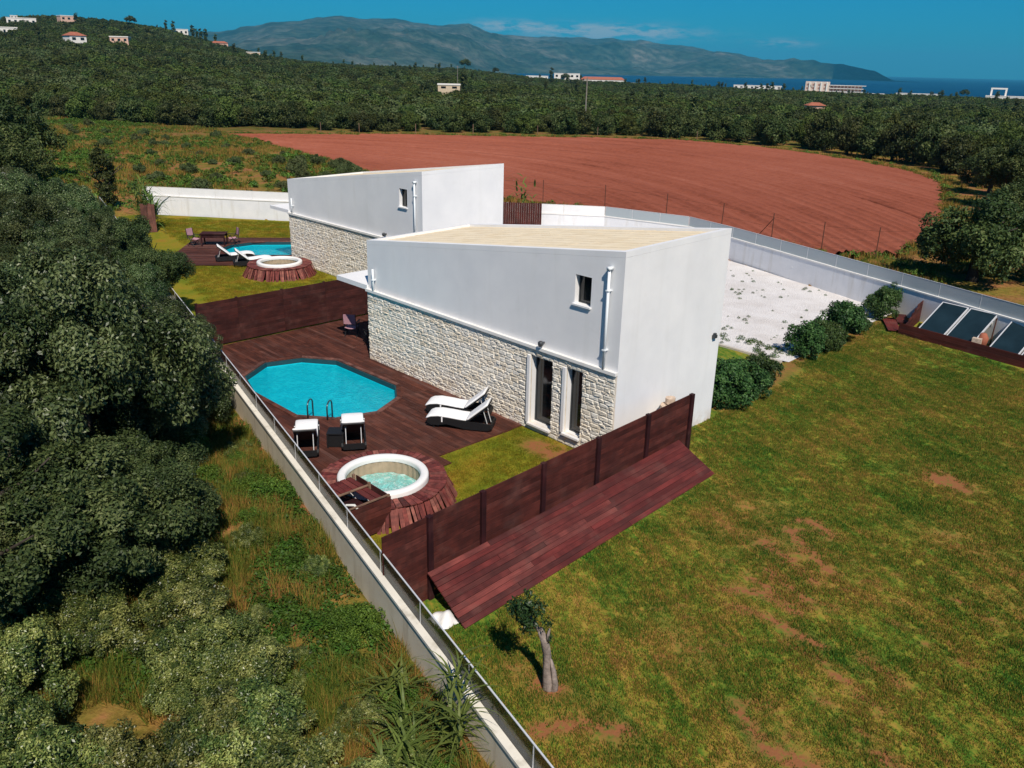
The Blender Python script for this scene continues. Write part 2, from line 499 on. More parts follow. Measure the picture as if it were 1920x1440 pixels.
def landmat():
    m = MT('land')
    v = m.pos()
    near = m.ramp(m.noise(v, .32, 6, .65, .4), [(.30, (.075, .095, .016)), (.42, (.160, .150, .026)), (.50, (.26, .170, .040)), (.58, (.32, .150, .058)), (.68, (.35, .135, .070))])
    fine = m.noise(v, 4., 5, .75)
    near = m.mix(m.step(fine, .35, .6), m.mix(1., near, (.62, .62, .6), 'MULTIPLY'), near)
    far = m.ramp(m.noise(m.map(v, (.02, .02, .02)), 1., 6, .65), [(.32, (.030, .044, .012)), (.5, (.070, .080, .022)), (.62, (.11, .105, .035)), (.7, (.19, .11, .06))])
    g = m.n('ShaderNodeNewGeometry')
    d = m.n('ShaderNodeVectorMath', operation='LENGTH')
    m.l(v, d.inputs[0])
    c = m.mix(m.step(d.outputs['Value'], 100., 160.), near, far)
    return m.done(m.bsdf(c, .96, .06, m.bump(fine, .7, .08)))
M['land'] = landmat()
def mountmat():
    m = MT('mountain_scrub')
    v = m.pos()
    f = m.noise(m.map(v, (.0016, .0016, .004)), 1., 7, .68, .5)
    c = m.ramp(f, [(.34, (.018, .040, .022)), (.46, (.045, .070, .042)), (.56, (.085, .10, .070)), (.70, (.19, .17, .13))])
    s = m.noise(m.map(v, (.011, .011, .02)), 1., 5, .7)
    c = m.mix(m.step(s, .40, .62), m.mix(1., c, (.45, .5, .45), 'MULTIPLY'), c)
    return m.done(m.bsdf(c, .97, .05))
M['mountain'] = mountmat()
M['house_white'] = simple('white_house_wall', (.78, .74, .68), .9, var=.05)
M['house_cream'] = simple('cream_hotel_wall', (.68, .55, .46), .9, var=.05)
M['house_pink'] = simple('pink_house_wall', (.66, .42, .32), .9, var=.08)
M['house_tan'] = simple('tan_house_wall', (.58, .46, .32), .9, var=.08)
M['terracotta'] = simple('terracotta_roof', (.36, .12, .07), .9, var=.2, scale=1)
M['balcony'] = simple('balcony_shade', (.40, .21, .16), .9)
M['kerb'] = simple('stone_kerb', (.50, .45, .38), .9, var=.15)

# ------------------------------------------------------------------ mesh helpers
class MB:
    def __init__(s):
        s.v = []; s.f = []
    def add(s, vs, fs):
        b = len(s.v)
        s.v.extend([tuple(map(float, p)) for p in vs])
        s.f.extend([tuple(i + b for i in f) for f in fs])
        return s
    def hexa(s, a, b):
        """a: 4 lower corners ccw, b: 4 upper corners ccw"""
        return s.add(list(a) + list(b), [(3, 2, 1, 0), (4, 5, 6, 7), (0, 1, 5, 4), (1, 2, 6, 5), (2, 3, 7, 6), (3, 0, 4, 7)])
    def box(s, c, d, rz=0.):
        cx, cy_, cz = c; x, y, z = d[0] / 2, d[1] / 2, d[2] / 2
        ca, sa = math.cos(rz), math.sin(rz)
        def p(u, w, k): return (cx + u * ca - w * sa, cy_ + u * sa + w * ca, cz + k)
        return s.hexa([p(-x, -y, -z), p(x, -y, -z), p(x, y, -z), p(-x, y, -z)], [p(-x, -y, z), p(x, -y, z), p(x, y, z), p(-x, y, z)])
    def mm(s, lo, hi):
        return s.box([(a + b) / 2 for a, b in zip(lo, hi)], [b - a for a, b in zip(lo, hi)])
    def prism(s, poly, z0, z1):
        n = len(poly)
        z0f = z0 if callable(z0) else (lambda x, y: z0)
        z1f = z1 if callable(z1) else (lambda x, y: z1)
        vs = [(x, y, z0f(x, y)) for x, y in poly] + [(x, y, z1f(x, y)) for x, y in poly]
        fs = [tuple(range(n - 1, -1, -1)), tuple(range(n, 2 * n))] + [(i, (i + 1) % n, n + (i + 1) % n, n + i) for i in range(n)]
        return s.add(vs, fs)
    def tube(s, pts, r, n=8, cap=True):
        pts = [Vector(p) for p in pts]
        rs = r if isinstance(r, (list, tuple)) else [r] * len(pts)
        base = len(s.v); vs = []; fs = []
        ref = Vector((0.13, 0.31, 0.94)).normalized()
        for i, p in enumerate(pts):
            d = (pts[min(i + 1, len(pts) - 1)] - pts[max(i - 1, 0)]).normalized()
            a = d.cross(ref)
            if a.length < .05: a = d.cross(Vector((1, 0, 0)))
            a.normalize(); b = d.cross(a)
            for k in range(n):
                t = 2 * math.pi * k / n
                vs.append(p + (a * math.cos(t) + b * math.sin(t)) * rs[i])
        for i in range(len(pts) - 1):
            for k in range(n):
                k2 = (k + 1) % n
                fs.append((i * n + k, i * n + k2, (i + 1) * n + k2, (i + 1) * n + k))
        if cap:
            fs.append(tuple(range(n - 1, -1, -1)))
            fs.append(tuple((len(pts) - 1) * n + k for k in range(n)))
        return s.add(vs, fs)
    def lathe(s, prof, c, n=48, closed=False):
        vs = []; fs = []
        m = len(prof)
        for k in range(n):
            t = 2 * math.pi * k / n
            for r_, z in prof:
                vs.append((c[0] + r_ * math.cos(t), c[1] + r_ * math.sin(t), c[2] + z))
        for k in range(n):
            k2 = (k + 1) % n
            for i in range(m if closed else m - 1):
                j = (i + 1) % m
                fs.append((k * m + i, k2 * m + i, k2 * m + j, k * m + j))
        return s.add(vs, fs)
    def mesh(s, name, mat, smooth=False):
        me = bpy.data.meshes.new(name)
        me.from_pydata(s.v, [], s.f)
        me.materials.append(mat)
        if smooth: me.shade_smooth()
        me.update()
        return me

WL = {}
def tag(o, label=None, cat=None, group=None, kind=None):
    if label: o['label'] = label
    if cat: o['category'] = cat
    if group: o['group'] = group
    if kind: o['kind'] = kind
    return o
def thing(name, loc, label, cat, group=None):
    o = bpy.data.objects.new(name, None)
    COL.objects.link(o)
    o.empty_display_size = .3
    o.location = loc
    WL[o] = Vector(loc)
    return tag(o, label, cat, group)
def put(name, me, parent=None, loc=(0, 0, 0), rot=(0, 0, 0), scale=(1, 1, 1)):
    """link a mesh as one object; loc is a world position"""
    o = bpy.data.objects.new(name, me)
    COL.objects.link(o)
    loc = Vector(loc)
    WL[o] = loc
    o.rotation_euler = rot
    o.scale = scale
    if parent is not None:
        o.parent = parent
        loc = loc - WL[parent]
    o.location = loc
    return o
def dup(root, loc, rz, label=None, group=None, scale=None):
    def cp(o, par):
        c = o.copy()
        COL.objects.link(c)
        if par is not None: c.parent = par
        for ch in o.children: cp(ch, c)
        return c
    r_ = cp(root, None)
    r_.location = loc
    r_.rotation_euler = (0, 0, rz)
    if scale is not None: r_.scale = scale
    if label: r_['label'] = label
    if group: r_['group'] = group
    return r_

def fast_mesh(name, verts, faces, mat, smooth=False):
    """verts Nx3, faces MxK arrays"""
    me = bpy.data.meshes.new(name)
    verts = np.ascontiguousarray(verts, dtype=np.float32)
    faces = np.ascontiguousarray(faces, dtype=np.int32)
    k = faces.shape[1]
    me.vertices.add(len(verts)); me.vertices.foreach_set('co', verts.ravel())
    me.loops.add(faces.size); me.loops.foreach_set('vertex_index', faces.ravel())
    me.polygons.add(len(faces))
    me.polygons.foreach_set('loop_start', np.arange(0, faces.size, k, dtype=np.int32))
    me.polygons.foreach_set('loop_total', np.full(len(faces), k, dtype=np.int32))
    me.materials.append(mat)
    me.update(calc_edges=True)
    if smooth: me.shade_smooth()
    return me

# unit board with eased long edges, shared by every plank, board and batten
def board_mesh(mat, name='board'):
    b = MB(); e = .06
    sec = [(-.5 + e, -.5), (.5 - e, -.5), (.5, -.5 + e), (.5, .5 - e), (.5 - e, .5), (-.5 + e, .5), (-.5, .5 - e), (-.5, -.5 + e)]
    vs = [(-.5, y, z) for y, z in sec] + [(.5, y, z) for y, z in sec]
    n = 8
    b.add(vs, [tuple(range(n - 1, -1, -1)), tuple(range(n, 2 * n))] + [(i, (i + 1) % n, n + (i + 1) % n, n + i) for i in range(n)])
    return b.mesh(name, mat)
BOARD = {k: board_mesh(M[k], k + '_board') for k in ('deck', 'fence', 'fenceb', 'ramp', 'post', 'batten', 'coprail', 'paletim')}
def board(kind, name, parent, p0, p1, width, thick, roll_=0., up=(0, 0, 1)):
    """a board from p0 to p1: width across, thick along the given up direction"""
    p0, p1 = Vector(p0), Vector(p1)
    d = p1 - p0
    x = d.normalized(); z = Vector(up)
    y = z.cross(x).normalized(); z = x.cross(y)
    m = Matrix((x, y, z)).transposed()
    if roll_: m = m @ Matrix.Rotation(roll_, 3, 'X')
    return put(name, BOARD[kind], parent, (p0 + p1) / 2, m.to_euler(), (d.length, width, thick))

def vnoise(x, y, scale, seed=0):
    """value noise for scattering and wear masks"""
    g = np.random.default_rng(seed).random((64, 64))
    u, v = np.asarray(x) / scale, np.asarray(y) / scale
    i, j = np.floor(u).astype(int), np.floor(v).astype(int)
    a, b = u - i, v - j
    a = a * a * (3 - 2 * a); b = b * b * (3 - 2 * b)
    G = lambda p, q: g[p % 64, q % 64]
    return (G(i, j) * (1 - a) + G(i + 1, j) * a) * (1 - b) + (G(i, j + 1) * (1 - a) + G(i + 1, j + 1) * a) * b
def inpoly(x, y, poly):
    x = np.asarray(x, float); y = np.asarray(y, float)
    r_ = np.zeros(x.shape, bool)
    n = len(poly)
    for i in range(n):
        x0, y0 = poly[i]; x1, y1 = poly[(i + 1) % n]
        c = ((y0 > y) != (y1 > y)) & (x < (x1 - x0) * (y - y0) / ((y1 - y0) + 1e-12) + x0)
        r_ ^= c
    return r_
def dist_line(x, y, pts):
    d = np.full(np.shape(x), 1e9)
    for (x0, y0), (x1, y1) in zip(pts[:-1], pts[1:]):
        dx, dy = x1 - x0, y1 - y0
        t = np.clip(((x - x0) * dx + (y - y0) * dy) / (dx * dx + dy * dy), 0, 1)
        d = np.minimum(d, np.hypot(x - x0 - t * dx, y - y0 - t * dy))
    return d
# ------------------------------------------------------------------ terrain
SKY_AZ = [0, 60, 95, 106.0, 110.7, 113.6, 118.2, 121.4, 124.7, 128.1, 131.5, 134.9, 136.6, 139.4, 143.8, 147.1, 149.7, 151.7, 153.5, 154.7, 156.2, 157.6, 160.4, 163.1, 165.7, 180, 200, 225, 260, 360]
SKY_Z = [-8, -12, -17, -17.2, -16.3, -16.7, -15.6, -15.2, -13.9, -12.2, -9.7, -6.1, -2.3, 2.8, 4.0, 5.0, 7.5, 10.7, 17.3, 21.2, 26.5, 31.8, 36.2, 38.3, 35.3, 30, 18, 4, 0, -8]
def land_height(x, y):
    dx, dy = np.asarray(x, float) - 13.445, np.asarray(y, float) + 17.116
    D = np.hypot(dx, dy)
    a = np.degrees(np.arctan2(dy, dx)) % 360
    zr = np.interp(a, SKY_AZ, SKY_Z)
    RR = np.interp(a, [0, 106, 125, 140, 150, 156, 166, 360], [1150, 1150, 1250, 1000, 900, 850, 850, 1150])
    t = np.clip((D - 150) / (RR - 150), 0, 1)
    p = np.interp(zr, [0, 12, 35], [1.0, 1.1, 1.25])
    z = zr * t ** p
    und = (vnoise(x, y, 120, 3) - .5) * 5 * np.clip((D - 170) / 150, 0, 1) * np.clip((RR - D) / 150, 0, 1)
    z = z + und
    s = np.clip((D - RR) / 650, 0, 1); s = s * s * (3 - 2 * s)
    z = z + (-60 - zr) * s
    return z
def lh(x, y): return float(land_height(np.array([x]), np.array([y]))[0])
# plot outline
def wall_y(x): return -3.75 - .235 * (x + 21.27)          # outer face of the boundary wall
BACK = [(-49.0, 5.9), (-40.2, 12.7), (-22.8, 26.4), (-17.0, 27.7), (-13.2, 26.7), (4.4, 20.6), (22, 14.6)]
PLOT = [(-49.2, wall_y(-49.2))] + BACK + [(17, wall_y(17))]

def grid_sheet(name, poly, z, step, mat, bare=None, jitter=.0, zf=None, hole=None):
    """a sheet clipped to a polygon, split finely enough to carry a wear mask"""
    xs = [p[0] for p in poly]; ys = [p[1] for p in poly]
    bm = bmesh.new()
    vs = [bm.verts.new((x, y, 0)) for x, y in poly]
    bm.faces.new(vs)
    def cut(axis, a, b):
        k = math.ceil(a / step) * step
        while k < b:
            co = (k, 0, 0) if axis == 0 else (0, k, 0)
            no = (1, 0, 0) if axis == 0 else (0, 1, 0)
            bmesh.ops.bisect_plane(bm, geom=bm.verts[:] + bm.edges[:] + bm.faces[:], plane_co=co, plane_no=no)
            k += step
    cut(0, min(xs), max(xs)); cut(1, min(ys), max(ys))
    if hole is not None:
        fc = list(bm.faces)
        cc = np.array([f.calc_center_median()[:2] for f in fc])
        kill = hole(cc[:, 0], cc[:, 1])
        bmesh.ops.delete(bm, geom=[f for f, q in zip(fc, kill) if q], context='FACES')
    me = bpy.data.meshes.new(name)
    bm.normal_update()
    bm.to_mesh(me); bm.free()
    n = len(me.vertices)
    co = np.zeros(n * 3); me.vertices.foreach_get('co', co); co = co.reshape(-1, 3)
    co[:, 2] = z if zf is None else zf(co[:, 0], co[:, 1])
    if jitter: co[:, 2] += (vnoise(co[:, 0], co[:, 1], .8, 5) - .5) * jitter
    me.vertices.foreach_set('co', co.ravel())
    a = me.attributes.new('bare', 'FLOAT', 'POINT')
    a.data.foreach_set('value', (bare(co[:, 0], co[:, 1]) if bare else np.zeros(n)).astype(np.float32))
    me.materials.append(mat)
    me.shade_smooth()
    me.update()
    # faces must look up
    if me.polygons[0].normal.z < 0: me.flip_normals()
    return me

# ------------------------------------------------------------------ land, sea, mountains
def land():
    azs = np.unique(np.concatenate([np.arange(92, 182, .42), np.arange(182, 452, 3.0)]))
    rs = [2.0]
    while rs[-1] < 2100: rs.append(rs[-1] * 1.027)
    rs = np.array(rs)
    A, D = np.meshgrid(np.radians(azs), rs)
    X = 13.445 + D * np.cos(A); Y = -17.116 + D * np.sin(A)
    Z = land_height(X, Y)
    ins = inpoly(X, Y, PLOT)
    # under the walled plot the land lies below the decks, lawns and pools
    sh = [((x - PCX) * .94 + PCX, (y - PCY) * .90 + PCY) for x, y in PLOT]
    core = ins & (Y > wall_y(X) + .16)
    Z = np.where(core, -.42, Z)
    Z = np.where(inpoly(X, Y, sh), -2.0, Z)
    Z = np.where(inpoly(X, Y, FIELD), Z - .45, Z)
    near = (D < 130)
    Z = np.where(near & ~core, Z + (vnoise(X, Y, 2.2, 11) - .5) * .22 + (vnoise(X, Y, 9, 12) - .5) * .30 * np.clip((D - 35) / 40, 0, 1) - .02, Z)
    na = len(azs); nr = len(rs)
    idx = np.arange(nr * na).reshape(nr, na)
    a = idx[:-1, :]; b = idx[1:, :]
    f = np.stack([a, b, np.roll(b, -1, 1), np.roll(a, -1, 1)], -1).reshape(-1, 4)
    v = np.stack([X, Y, Z], -1).reshape(-1, 3)
    v = np.vstack([v, [[13.445, -17.116, 0.]]])
    me = fast_mesh('land', v, f, M['land'], True)
    o = put('land', me)
    tag(o, 'dry grassy land rolling from the garden wall to the coast', None, None, 'structure')
PCX, PCY = -16.0, 8.0

def sea():
    b = MB()
    azs = [R(a) for a in range(0, 361, 5)]
    rs = [900, 2500, 6000, 12000, 24000]
    for r_ in rs:
        for a in azs: b.v.append((r_ * math.cos(a), r_ * math.sin(a), -38.0))
    n = len(azs)
    for i in range(len(rs) - 1):
        for k in range(n - 1):
            b.f.append((i * n + k, (i + 1) * n + k, (i + 1) * n + k + 1, i * n + k + 1))
    tag(put('sea', b.mesh('sea', M['sea'])), 'deep blue sea beyond the coast', None, None, 'structure')
sea()

MT_AZ = [96, 113.0, 114.1, 115.35, 117.8, 119.1, 120.65, 121.6, 123.6, 125.6, 128.2, 129.9, 133.3, 136.3, 137.7, 139.1, 140.7, 142.4, 143.7, 145.7, 147, 148.6, 149.6, 151.5, 153.1, 154.0, 155.2, 158, 165, 176, 190]
MT_EL = [-.9, -.30, .20, .46, .74, .83, .75, .91, 1.15, 1.43, 1.66, 1.81, 1.81, 1.84, 2.03, 2.49, 2.36, 2.41, 2.65, 2.60, 2.65, 2.53, 2.32, 2.11, 1.85, 1.6, 1.58, 1.5, 1.3, .8, .0]
def mountains():
    azs = np.arange(110, 184, .16)
    q = np.linspace(0, 1, 56)                     # 0 at the shore, about .62 at the ridge, then down the far side
    A, Q = np.meshgrid(azs, q)
    ridge = 9200 + 900 * np.sin(np.radians(A * 9)) - np.clip(122 - A, 0, 12) * 120
    shore = np.interp(A, [110, 118, 122, 135, 140, 150, 184], [8200, 8000, 7000, 6300, 5200, 3600, 3000])
    D = np.where(Q < .62, shore + (ridge - shore) * Q / .62, ridge + (Q - .62) / .38 * 3200)
    el = np.interp(A, MT_AZ, MT_EL)
    el = el + np.clip(el, 0, .6) * ((vnoise(A, A * 0, .55, 25) - .5) * .16 + (vnoise(A, A * 0 + 3, 1.6, 26) - .5) * .18 + (vnoise(A, A * 0 + 7, .22, 27) - .5) * .07)
    top = CAM.z + ridge * np.tan(np.radians(el))
    t = np.clip(Q / .62, 0, 1)
    prof = .50 * t ** 1.0 + .50 * t ** 2.3
    X = 13.4 + D * np.cos(np.radians(A)); Y = -17.1 + D * np.sin(np.radians(A))
    def rid(s, seed): return 1 - np.abs(vnoise(X, Y, s, seed) * 2 - 1)
    g = (rid(1500, 21) - .55) * 1.0 + (rid(700, 22) - .55) * .6 + (rid(330, 23) - .55) * .35 + (rid(150, 24) - .5) * .16
    H = top + 38
    Z = -38 + H * prof + H * g * .50 * np.sin(np.pi * np.clip(t, 0, 1)) ** .8
    Z = np.where(Q > .62, -38 + H * (1 - (Q - .62) / .38) ** 1.3, Z)
    # keep the skyline where it is: nothing in front rises over it
    lim = CAM.z + D * np.tan(np.radians(np.maximum(el - .03, -.4)))
    Z = np.where(Q < .62, np.minimum(Z, lim), np.minimum(Z, lim))
    Z[0, :] = -42
    na = len(azs); nq = len(q)
    idx = np.arange(nq * na).reshape(nq, na)
    a = idx[:-1, :-1]
    f = np.stack([a, idx[:-1, 1:], idx[1:, 1:], idx[1:, :-1]], -1).reshape(-1, 4)[:, ::-1]
    me = fast_mesh('mountains', np.stack([X, Y, Z], -1).reshape(-1, 3), f, M['mountain'], True)
    tag(put('mountains', me), 'long scrubby mountain range across the bay', None, None, 'structure')
mountains()

# ploughed field: ridges follow the bend of the furrows
FIELD = [(-110.5, 41.7), (-100, 41.0), (-82, 37.2), (-62.5, 33.2), (-42, 31.0), (-30.8, 33.6), (-23.2, 34.6), (-15.6, 33.4), (-9.6, 32.6), (-6.8, 36.2), (-8.4, 46), (-11.7, 56.5), (-16, 68), (-20.5, 79.4), (-27.7, 87.8), (-36.8, 93.2), (-48.4, 97.5), (-67.9, 98.8), (-84.9, 82), (-100.2, 61.6)]
land()
def fcurve(x): return -1.18 * x - .00987 * x * x
def field():
    xs = np.arange(-112, -5, .8)
    cs = np.arange(-20, 110, .3)
    Xg, Cg = np.meshgrid(xs, cs)
    Yg = Cg + fcurve(Xg)
    amp = .5 + vnoise(Xg, Cg * 3, 14, 41)
    Z = .05 + .075 * np.sin(Cg * 2 * math.pi / 1.2) * amp + (vnoise(Xg, Yg, .7, 42) - .5) * .09 + (vnoise(Cg, Xg * .1, 2.7, 43) - .5) * .16
    # wheel ruts
    for c0, dp in ((11.0, .14), (21.5, .16), (30.5, .30), (40.0, .42), (52.0, .2)):
        Z -= dp * np.exp(-((Cg - c0 - .5 * np.sin(Xg * .06)) / .42) ** 2)
    keep = inpoly(Xg, Yg, FIELD)
    nc, nx = Xg.shape
    idx = np.arange(nc * nx).reshape(nc, nx)
    q = np.stack([idx[:-1, :-1], idx[:-1, 1:], idx[1:, 1:], idx[1:, :-1]], -1).reshape(-1, 4)
    kf = keep.ravel()[q].all(1)
    q = q[kf]
    used, inv = np.unique(q, return_inverse=True)
    v = np.stack([Xg, Yg, Z], -1).reshape(-1, 3)[used]
    me = fast_mesh('ploughed_field', v, inv.reshape(-1, 4), M['field'], True)
    tag(put('ploughed_field', me), 'ploughed red earth field with fine curving furrows', None, None, 'structure')
field()

# outlines of the pools
POOL_A = [(-11.6, -5.03), (-13.1, -4.58), (-13.98, -3.3), (-13.6, -2.05), (-12.5, -1.22), (-8.95, -1.10), (-8.05, -1.72), (-7.47, -2.95), (-7.88, -4.18), (-8.85, -4.97)]
def shift(poly, dx, dy, s=1., rz=0.):
    cx = sum(p[0] for p in poly) / len(poly); cy_ = sum(p[1] for p in poly) / len(poly)
    o = []
    for x, y in poly:
        u, v = (x - cx) * s, (y - cy_) * s
        o.append((dx + u * math.cos(rz) - v * math.sin(rz), dy + u * math.sin(rz) + v * math.cos(rz)))
    return o
POOL_B = shift(POOL_A, -32.0, 7.25, 1.0, R(52))
def grow(poly, d):
    n = len(poly); out = []
    for i in range(n):
        p0, p1, p2 = Vector(poly[i - 1]), Vector(poly[i]), Vector(poly[(i + 1) % n])
        a = (p1 - p0).normalized(); b = (p2 - p1).normalized()
        n1 = Vector((a.y, -a.x)); n2 = Vector((b.y, -b.x))
        m = (n1 + n2).normalized()
        out.append(tuple(p1 + m * d / max(.4, m.dot(n1))))
    return out
def area(poly): return sum(poly[i - 1][0] * poly[i][1] - poly[i][0] * poly[i - 1][1] for i in range(len(poly))) / 2
if area(POOL_A) < 0: POOL_A.reverse()
if area(POOL_B) < 0: POOL_B.reverse()

# ------------------------------------------------------------------ lawns, gravel
STREAKS = [([(5.6, -2.78), (6.13, -2.34), (6.7, -2.27), (7.15, -2.35)], .15), ([(5.84, -1.4), (6.5, -1.62), (7.16, -1.95)], .16), ([(5.14, -.46), (6.0, -.70), (6.85, -1.08)], .16),
           ([(5.32, .5), (6.1, .06), (6.94, -.5)], .17), ([(6.0, -3.21), (6.6, -3.0), (7.11, -2.94), (7.97, -3.02)], .14), ([(8.7, -2.69), (9.52, -2.92)], .13),
           ([(5.63, -8.82), (5.95, -8.2), (6.36, -7.83), (6.75, -7.58)], .17), ([(5.6, -1.9), (6.4, -2.05)], .1), ([(7.4, -3.3), (8.6, -3.55), (9.6, -3.9)], .10),
           ([(5.5, 1.3), (6.2, 1.0)], .2), ([(6.7, 6.4), (7.3, 6.2)], .5), ([(8.6, -6.2), (9.4, -6.0)], .2), ([(7.7, -5.7), (8.3, -6.0)], .14), ([(10.0, -4.9), (10.6, -5.0)], .14)]
_g = np.random.default_rng(66)
for _k in range(46):
    _x, _y = _g.uniform(4.2, 10.5), _g.uniform(-5.5, 3.0)
    _l = _g.uniform(.35, 1.3); _a = R(-22 + 9 * math.sin(_x * .9) + _g.uniform(-7, 7))
    STREAKS.append(([(_x, _y), (_x + _l * .5 * math.cos(_a + .12), _y + _l * .5 * math.sin(_a + .12)), (_x + _l * math.cos(_a), _y + _l * math.sin(_a))], _g.uniform(.035, .085)))
PATCH = [(5.0, -.2, 1.5, .40), (4.1, 1.0, 1.0, .34), (7.0, 6.3, .9, .45), (8.6, 3.2, 1.1, .28), (6.4, -7.9, .7, .35), (9.2, -6.0, .9, .25), (5.9, -5.0, .9, .25), (10.5, 1.5, 1.0, .25), (8.2, 9.5, 1.2, .25)]
def lawn_bare(x, y):
    b = np.zeros(np.shape(x))
    for pts, w in STREAKS:
        d = dist_line(x, y, pts)
        b = np.maximum(b, np.exp(-(d / w) ** 2) * (1.5 if w > .09 else .85))
    for cx, cy_, r_, k in PATCH:
        b = np.maximum(b, 1.5 * k * np.exp(-(np.hypot((x - cx) * .8, (y - cy_) * 1.25) / r_) ** 2) * (.4 + 1.2 * vnoise(x * .9 + y * .4, y * 2.2 - x * .8, .5, 67)))
    d = np.hypot(x - 5.0, y + 7.8); b = np.maximum(b, 1.2 * np.exp(-(d / .42) ** 2))
    d = np.hypot(x - 4.2, y + 7.95); b = np.maximum(b, .7 * np.exp(-(d / .35) ** 2))
    # scuffed strip along the hedge and the ramp
    d = dist_line(x, y, [(-.3, 6.2), (-.5, 9.5), (-1.0, 12.5), (-1.0, 16), (-1.2, 22)])
    b = np.maximum(b, .75 * np.exp(-(d / .45) ** 2))
    n = vnoise(x, y, .35, 61) * .6 + vnoise(x, y, .12, 62) * .4
    return np.clip(b * (.62 + n * .6), 0, 1)
def lawn_z(x, y): return -.05 - np.clip(2. - y, 0, 12) * .020
LAWN_POLY = [(1.2, wall_y(1.2) + .12), (1.02, 2.44), (-.02, 2.44), (-.02, 5.0), (-6.5, 5.0), (-6.5, 11.75), (-1.25, 12.0), (-1.55, 17), (-1.75, 22.9), (4.4, 20.55), (22, 14.6), (17, wall_y(17) + .12)]
lawn_o = put('lawn', grid_sheet('lawn', LAWN_POLY, 0, .2, M['lawn'], lawn_bare, .03, lawn_z))
tag(lawn_o, 'large patchy green and yellow lawn beside the near villa', None, None, 'structure')
def terr_bare(x, y):
    d = np.hypot((x + 1.75) / 1.15, (y + .75) / .55)
    return np.clip(np.exp(-d ** 4) * (.55 + .6 * vnoise(x, y, .3, 63)), 0, 1)
TERR = [(-3.62, -.06), (-3.62, -3.4), (-2.3, -9.2), (1.38, wall_y(1.38) + .3), (.95, 2.4), (-.0, 2.4), (-.02, -.06)]
TERR = [(-3.62, -.06), (-3.62, -5.0), (-3.62, wall_y(-3.62) + .26), (1.34, wall_y(1.34) + .26), (.98, 2.4), (.03, 2.4), (.03, -.06)]
tag(put('garden_turf', grid_sheet('garden_turf', TERR, -.05, .15, M['lawnb'], terr_bare, .02)), 'small yellow green turf patch behind the board fence', None, None, 'structure')
BGARD = [(-49, wall_y(-49) + .26), (-17.05, wall_y(-17.05) + .26), (-17.25, 6.1), (-28.7, 6.2), (-28.7, 21.7), (-40.2, 12.6), (-48.9, 5.8)]
tag(put('far_garden_turf', grid_sheet('far_garden_turf', BGARD, -.06, .4, M['lawnb'], None, .02, None, lambda x, y: inpoly(x, y, grow(POOL_B, .5)))), 'bright turf garden of the far villa', None, None, 'structure')
GRAV = [(-28.7, 11.2), (-16.6, 11.2), (-16.6, 6.2), (-12.0, 5.0), (-6.5, 5.0), (-6.5, 11.9), (-1.15, 12.15), (-1.4, 17), (-1.5, 22.8), (-13.2, 26.6), (-17, 27.6), (-22.8, 26.3), (-28.7, 21.7)]
tag(put('gravel_yard', grid_sheet('gravel_yard', GRAV, -.04, .5, M['gravel'], None, .05)), 'white gravel yard behind the near villa', None, None, 'structure')
kb = MB()
kb.mm((-6.5, 11.78, -.3), (-1.3, 11.92, .03))
tag(put('kerb', kb.mesh('kerb', M['kerb'])), 'low stone kerb between turf strip and gravel', None, None, 'structure')

